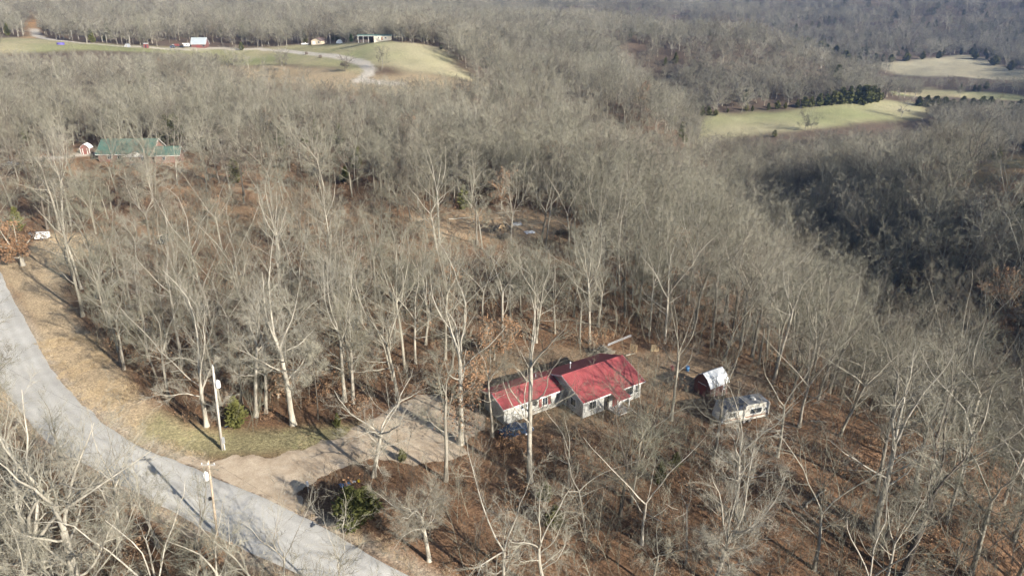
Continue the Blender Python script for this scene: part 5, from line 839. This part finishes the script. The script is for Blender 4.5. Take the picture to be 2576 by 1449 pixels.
c = ground(153, 113); t = thing('swimming_pool', 'small round blue above-ground pool in the far left field', 'pool', c); q = PB(); q.lathe([(2.3, -.2), (2.3, 1.2), (2.2, 1.22), (2.2, -.2)], 20); q.build('wall', M_['purple'], t); q = PB(); q.lathe([(2.19, 1.0), (2.19, 1.02), (.01, 1.03), (.01, 1.0)], 20); q.build('cover', M_['blue_paint'], t)
c = ground(796, 114) + [0, 0, .5]; t = thing('cottage', 'tan cottage with brown roof and front gable beyond the far lane', 'house', c, R(-14)); b = PB(); b.prism([(-4.2, -.5), (4.2, -.5), (4.2, 2.6), (0, 4.3), (-4.2, 2.6)], 0, 9); b.build('wall', M_['tan'], t); b = PB(); b.plate((0, -.4, 4.5), (0, 9.4, 4.5), (-4.7, 9.4, 2.55), (-4.7, -.4, 2.55), .1); b.plate((0, -.4, 4.5), (0, 9.4, 4.5), (4.7, 9.4, 2.55), (4.7, -.4, 2.55), .1); b.build('roof', M_['brown_roof'], t); PB().box(-3.3, -.6, -.05, -.003, -.1, 2.2).build('garage_door', M_['trim'], t); window(t, 2.2, .9, 1.2, 1.1, 0); PB().box(-4.26, -4.203, .8, 6.5, .2, 2.2).build('carport_screen', M_['tarp_dark'], t)
c = ground(943, 108); c[2] = max(hz(c[0] + q_, c[1]) for q_ in (-10, -5, 0, 5, 10)) - .1; t = thing('mobile_home', 'long cream mobile home with green roof on the far hilltop', 'house', c, R(2)); wall_block(t, -.5, 10.5, 0, 4.6, 2.7, 3.2, M_['cream'], -1.6); gable_roof(t, -11, 10.9, -.4, 5.0, 2.85, 3.55, M_['green_roof'], 'roof', .5, fascia=M_['trim']); b = PB(); b.box(-10.5, -.52, 3.0, 4.6, -1.2, 2.6); b.build('porch_back_wall', plain('porch_shade_boards', (.07, .055, .05), .8), t)  # back wall coloured dark to stand in for shade under the open porch
for xx in (-10.4, -7.2, -4.0): PB().box(xx - .07, xx + .07, -.2, -.06, -1.5, 2.7).build('porch_post', M_['trim'], t)
window(t, 2.5, 1.1, .8, .9, 0); window(t, 7, 1.1, 1.1, .9, 0); PB().box(4.2, 5.1, -.05, -.003, .1, 2.1).build('door', M_['brown'], t)
c = ground(854, 110); t = thing('greenhouse', 'pale plastic greenhouse tunnel between the far house and mobile home', 'greenhouse', c, R(10)); pr = [(2.2 * math.cos(a), 2.6 * math.sin(a)) for a in np.linspace(0, math.pi, 11)]; PB().prism(pr, -2.2, 2.2).build('cover', M_['pale_plastic'], t)
for yy in (-2.25, 0, 2.22): q = PB(); [q.rod((2.23 * math.cos(a), yy, 2.63 * math.sin(a)), (2.23 * math.cos(a2), yy, 2.63 * math.sin(a2)), .04, 5) for a, a2 in zip(np.linspace(0, math.pi, 11)[:-1], np.linspace(0, math.pi, 11)[1:])]; q.build('hoop', M_['steel'], t)
for (x, y, lab) in ((771, 138, 'dark round hay bale nearer the far cottage'), (806, 146, 'dark round hay bale nearer the far road curve')):
    c = ground(x, y); t = thing('hay_bale', lab, 'hay bale', c, R(20), 'round hay bales'); PB().rod((-.9, 0, .85), (.9, 0, .85), .9, 16).build('roll', M_['hay'], t); PB().rod((-.5, 0, .85), (-.42, 0, .85), .915, 16).rod((.42, 0, .85), (.5, 0, .85), .915, 16).build('twine', M_['hay'], t)

# --- cut logs, tarps and junk
g = np.random.default_rng(21); lp = ground(1271, 580); k = 0
for row, n in enumerate((6, 4, 3, 1)):
    for j_ in range(n):
        rr_ = g.uniform(.26, .36); x = (j_ - n / 2) * .78 + g.normal(0, .05); zz = .25 + row * .56
        o = bpy.data.objects.new('cut_log', None); p = PB(); p.rod((0, -.55, 0), (0, .55, 0), rr_, 12); me = bpy.data.meshes.new('cut_log'); me.from_pydata(p.v, [], p.f); me.materials.append(MT['bark']); me.materials.append(M_['cut']); me.polygons[0].material_index = 1; me.polygons[1].material_index = 1
        o = link('cut_log', me, None, (lp[0] + x, lp[1] + g.normal(0, .12), lp[2] + zz), (0, 0, g.normal(0, .18))); tag(o, 'short cut log with tan sawn end in the heap in the clearing', 'log', 'sawn logs heaped in the clearing'); k += 1
def sheet(name, label, cat, x, y, w, d, mat, rz=0., lift=.12, seed=1):
    c = ground(x, y); nx = 9; gx, gy = np.meshgrid(np.linspace(-w / 2, w / 2, nx), np.linspace(-d / 2, d / 2, nx)); xx = gx.ravel(); yy = gy.ravel(); cs, sn = math.cos(rz), math.sin(rz); wx = c[0] + xx * cs - yy * sn; wy = c[1] + xx * sn + yy * cs
    z = height(wx, wy) + lift * .35 + np.abs(fbm(xx * 1.7 + seed * 7, yy * 1.7, 3)) * lift * 3; idx_ = np.arange(nx * nx).reshape(nx, nx); Q = np.stack([idx_[:-1, :-1], idx_[:-1, 1:], idx_[1:, 1:], idx_[1:, :-1]], -1).reshape(-1, 4)
    me = raw_mesh(name, np.stack([wx - c[0], wy - c[1], z - c[2]], -1), Q, None, [mat], True); o = link(name, me, None, c); md = o.modifiers.new('thickness', 'SOLIDIFY'); md.thickness = .015; return tag(o, label, cat)
sheet('tarp', 'crumpled white sheet lying in the stump clearing', 'tarp', 1332, 586, 2.4, 2.0, M_['white_sheet'], .4, .3, 1); sheet('plastic_sheet', 'pale sheet scrap beside the log heap in the clearing', 'tarp', 1300, 565, 2.6, 2.4, M_['pale_plastic'], .2, .25, 2)
sheet('tarp', 'bright blue tarp lying behind the roadside cedar', 'tarp', 868, 1221, 1.3, .7, M_['blue'], .5, .25, 3); sheet('trash_bag', 'white bag thrown down behind the roadside cedar', 'bag', 890, 1214, .5, .4, M_['white_sheet'], .2, .35, 4); sheet('trash_bag', 'white litter in the weeds in front of the garage', 'bag', 1327, 1094, .8, .6, M_['white_sheet'], .2, .4, 6); sheet('litter', 'scrap of blue litter on the leaves behind the utility pole', 'litter', 571, 1074, .5, .25, M_['blue'], .1, .2, 8)
def bucket(name, label, x, y, mat, r=.28, h=.55):
    c = ground(x, y); t = thing(name, label, name.split('_')[-1], c); q = PB(); q.lathe([(r * .8, 0), (r, h), (r * .93, h), (r * .75, .04)], 14); q.build('body', mat, t, True); q = PB(); [q.rod((r * math.cos(a), 0, h + .25 * math.sin(a)), (r * math.cos(b_), 0, h + .25 * math.sin(b_)), .012, 5) for a, b_ in zip(np.linspace(0, math.pi, 7)[:-1], np.linspace(0, math.pi, 7)[1:])]; q.build('handle', M_['steel'], t)
bucket('plastic_bucket', 'yellow bucket lying beyond the roadside cedar', 903, 1212, M_['yellow'], .16, .28); bucket('plastic_barrel', 'red barrel in the yard between house and shed', 1690, 932, M_['red_paint'], .32, .8); bucket('plastic_barrel', 'blue barrel under the dark trunk behind the shed', 1729, 933, M_['blue'], .32, .8)
c = ground(776, 1238); t = thing('mailbox', 'white mailbox on a post at the driveway mouth', 'mailbox', c, R(25)); PB().box(-.05, .05, -.05, .05, -.3, 1.05).build('post', M_['grey_wood'], t); PB().prism([(-.14, 0), (.14, 0), (.14, .2), (.1, .28), (0, .32), (-.1, .28), (-.14, .2)], -.3, .3).build('box', M_['paint_white'], t).location = (0, 0, 1.052); PB().box(.145, .16, .05, .1, 1.15, 1.4).build('flag', M_['red_paint'], t)
def pallet(label, x, y, rz, tilt):
    c = ground(x, y); t = thing('wooden_pallet', label, 'pallet', c, rz, 'pallets behind the house'); e = link('frame', None); 
    e2 = PB().box(-.6, -.52, 0, .1, 0, 1.2).box(-.04, .04, 0, .1, 0, 1.2).box(.52, .6, 0, .1, 0, 1.2).build('stringers', M_['wood'], t); e2.rotation_euler = (tilt, 0, 0); bpy.data.objects.remove(e)
    for k in range(6): p = PB().box(-.6, .6, -.022, -.002, .03 + k * .21, .13 + k * .21).build('slat', M_['wood'], t); p.rotation_euler = (tilt, 0, 0)
pallet('yellowish pallet leaning on a trunk behind the main roof', 1592, 884, R(-35), R(-12)); pallet('pale pallet standing upright at the edge of the back yard', 1648, 884, R(10), R(-8))
a = ground(1529, 870); b_ = ground(1588, 851); t = thing('antenna_mast', 'grey lattice antenna mast lying on the ground behind the house', 'mast', a); v_ = b_ - a; v_[2] += .4
for dy, dz_ in ((-.14, .1), (.14, .1), (0, .34)): PB().rod((0, dy, dz_), (v_[0], v_[1] + dy, v_[2] + dz_), .022, 6).build('rail', M_['steel'], t)
for k in range(14): u0, u1 = k / 14, (k + 1) / 14; PB().rod(v_ * u0 + [0, -.14, .1], v_ * u1 + [0, .14, .1], .012, 4).rod(v_ * u0 + [0, .14, .1], v_ * u1 + [0, 0, .34], .012, 4).build('brace', M_['steel'], t)
def fallen(label, p, q, r, mat='bark_pale', twigs=5, name='fallen_log'):
    a, b_ = ground(*p), ground(*q); v = b_ - a; L_ = np.linalg.norm(v); K = 7; u = np.linspace(0, 1, K); P = (v[None, :] * u[:, None])[None] + np.random.default_rng(int(p[0])).normal(0, .07, (1, K, 3)); w = a[None, :] + P[0]; P[0, :, 2] = height(w[:, 0], w[:, 1]) - a[2] + r * .8; gg = Geo(); gg.tube(P, r * np.linspace(1, .45, K)[None, :], 8); root = tag(link(name, None, None, a), label, 'log', 'fallen logs and limbs'); link('stem', gg.mesh('fallen_stem', [MT[mat]], True), root); br, qb = children(np.random.default_rng(int(q[0])), P, r * np.linspace(1, .45, K)[None, :], twigs, .3, .95, .4, 1., lambda t, p, g, M: .6 + L_ * .18 * g.random(M), 4, .05, .15, .4); g2 = Geo(); g2.tube(br, qb, 4); link('broken_limb', g2.mesh('fallen_limb', [MT[mat]]), root)
fallen('pale fallen log on the leaves right of the trailer', (2041, 1062), (2082, 1063), .12); fallen('pale fallen limb just right of the trailer', (1950, 1066), (1990, 1077), .09); fallen('fallen trunk on the shadow-striped slope', (2022, 1278), (2078, 1232), .16, 'bark', 3); fallen('fallen trunk among the trees behind the utility pole', (570, 1004), (624, 985), .2); fallen('white log lying behind the main roof', (1572, 896), (1597, 890), .13); fallen('pale log at the upper edge of the stump clearing', (1130, 553), (1200, 548), .2); fallen('thin log along the left side of the stump clearing', (1250, 538), (1310, 531), .14); fallen('fallen limb by the stub of dead wood on the dirt track', (395, 596), (440, 585), .14)
b0 = ground(2216, 1398); h = size_for(b0, 1308); t = thing('tree_stump', 'tall broken stump beside the big dark leaning tree', 'stump', b0); P = np.array([[(0, 0, -.3), (.05, 0, h * .4), (.12, 0, h * .8), (.2, 0, h)]], float); gg = Geo(); gg.tube(P, np.array([[.26, .2, .19, .15]]), 9); link('stem', gg.mesh('stump_stem', [MT['bark_dark']], True), t); PB().lathe([(.15, 0), (.09, .12), (.03, .3), (.01, .32)], 7, (.2, 0, h - .02)).build('splinter', MT['bark_pale'], t)
def heap(label, x, y, n, rad, hgt, mat, seed, rmin=.015, rmax=.05):
    c = ground(x, y); g = np.random.default_rng(seed); a = g.random(n) * 6.28; q = np.abs(g.normal(0, .45, n)) * rad; m = np.stack([q * np.cos(a), q * np.sin(a), .1 + np.clip(hgt * (1 - (q / rad)) * g.random(n), 0, 9)], -1); d = unit(np.stack([g.normal(0, 1, n), g.normal(0, 1, n), g.normal(0, .3, n)], -1)); L_ = g.uniform(.5, 1.5, n)[:, None]; gg = Geo(); gg.cone(m - d * L_ * .5, m + d * L_, g.uniform(rmin, rmax, n)); o = link('brush_heap', gg.mesh('brush_heap', [mat]), None, c); tag(o, label, 'brush heap')
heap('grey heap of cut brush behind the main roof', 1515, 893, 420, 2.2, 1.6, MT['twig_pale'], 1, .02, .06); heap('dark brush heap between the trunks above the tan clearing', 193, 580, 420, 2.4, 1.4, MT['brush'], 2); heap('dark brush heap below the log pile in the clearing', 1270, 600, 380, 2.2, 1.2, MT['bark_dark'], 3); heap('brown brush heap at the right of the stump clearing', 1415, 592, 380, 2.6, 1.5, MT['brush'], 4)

# --- service wires between the roadside pole and the lawn pole, and on along the road
def wire(label, P0, P1, sag, r=.011):
    u = np.linspace(0, 1, 18)[:, None]; P = np.array(P0) * (1 - u) + np.array(P1) * u; P[:, 2] -= sag * 4 * (u * (1 - u))[:, 0]; gg = Geo(); gg.tube(P[None], np.full((1, 18), r), 4); tag(link('power_line', gg.mesh('power_line', [M_['rubber']])), label, 'power line', 'overhead wires')
def pole_top(x, y, tx, ty, u=1.0): b0 = ground(x, y); h = size_for(b0, ty); return b0 + np.array([lean_for(b0, h, tx) * h, 0, h]) * u
pa, pb = pole_top(546, 1345, 524, 1158), pole_top(559, 1131, 535, 922)
wire('thin wire from the roadside pole to the lawn pole', pa + [0, 0, .15], pb + [0, 0, .2], .5); wire('wire running from the roadside pole along the road to the left', pa + [-.6, -.14, -.1], pa + np.array([-38, 22, .5]), .9); wire('wire running from the roadside pole along the road to the right', pa + [.6, -.14, -.1], pa + np.array([38, -24, -.5]), .9); wire('service wire from the lawn pole towards the house', pb * .985 + [0, 0, -.8], np.array([9.61, 80.6, 0]) + np.array([-6.0, 1.5, 3.4]), 1.2)

# ------------------------------------------------------------------ haze over the valleys
zmin = float(Z.min()) - 1.5; zmax = max(float(Z.max()) + 45.0, CAM_H + 20)
o = PB().box(-3500, 3500, -3500, 3500, zmin, zmax).build('haze', MT['ground']); o.data.materials.clear(); m = bpy.data.materials.new('haze_air'); m.use_nodes = True; nt = m.node_tree; nt.nodes.clear()
pv = nt.nodes.new('ShaderNodeVolumePrincipled'); pv.inputs['Color'].default_value = (.36, .56, 1.0, 1); pv.inputs['Density'].default_value = .00022; pv.inputs['Anisotropy'].default_value = .6; ou = nt.nodes.new('ShaderNodeOutputMaterial'); nt.links.new(pv.outputs[0], ou.inputs['Volume']); o.data.materials.append(m); tag(o, 'thin blue winter haze filling the valleys', 'haze', kind='stuff')
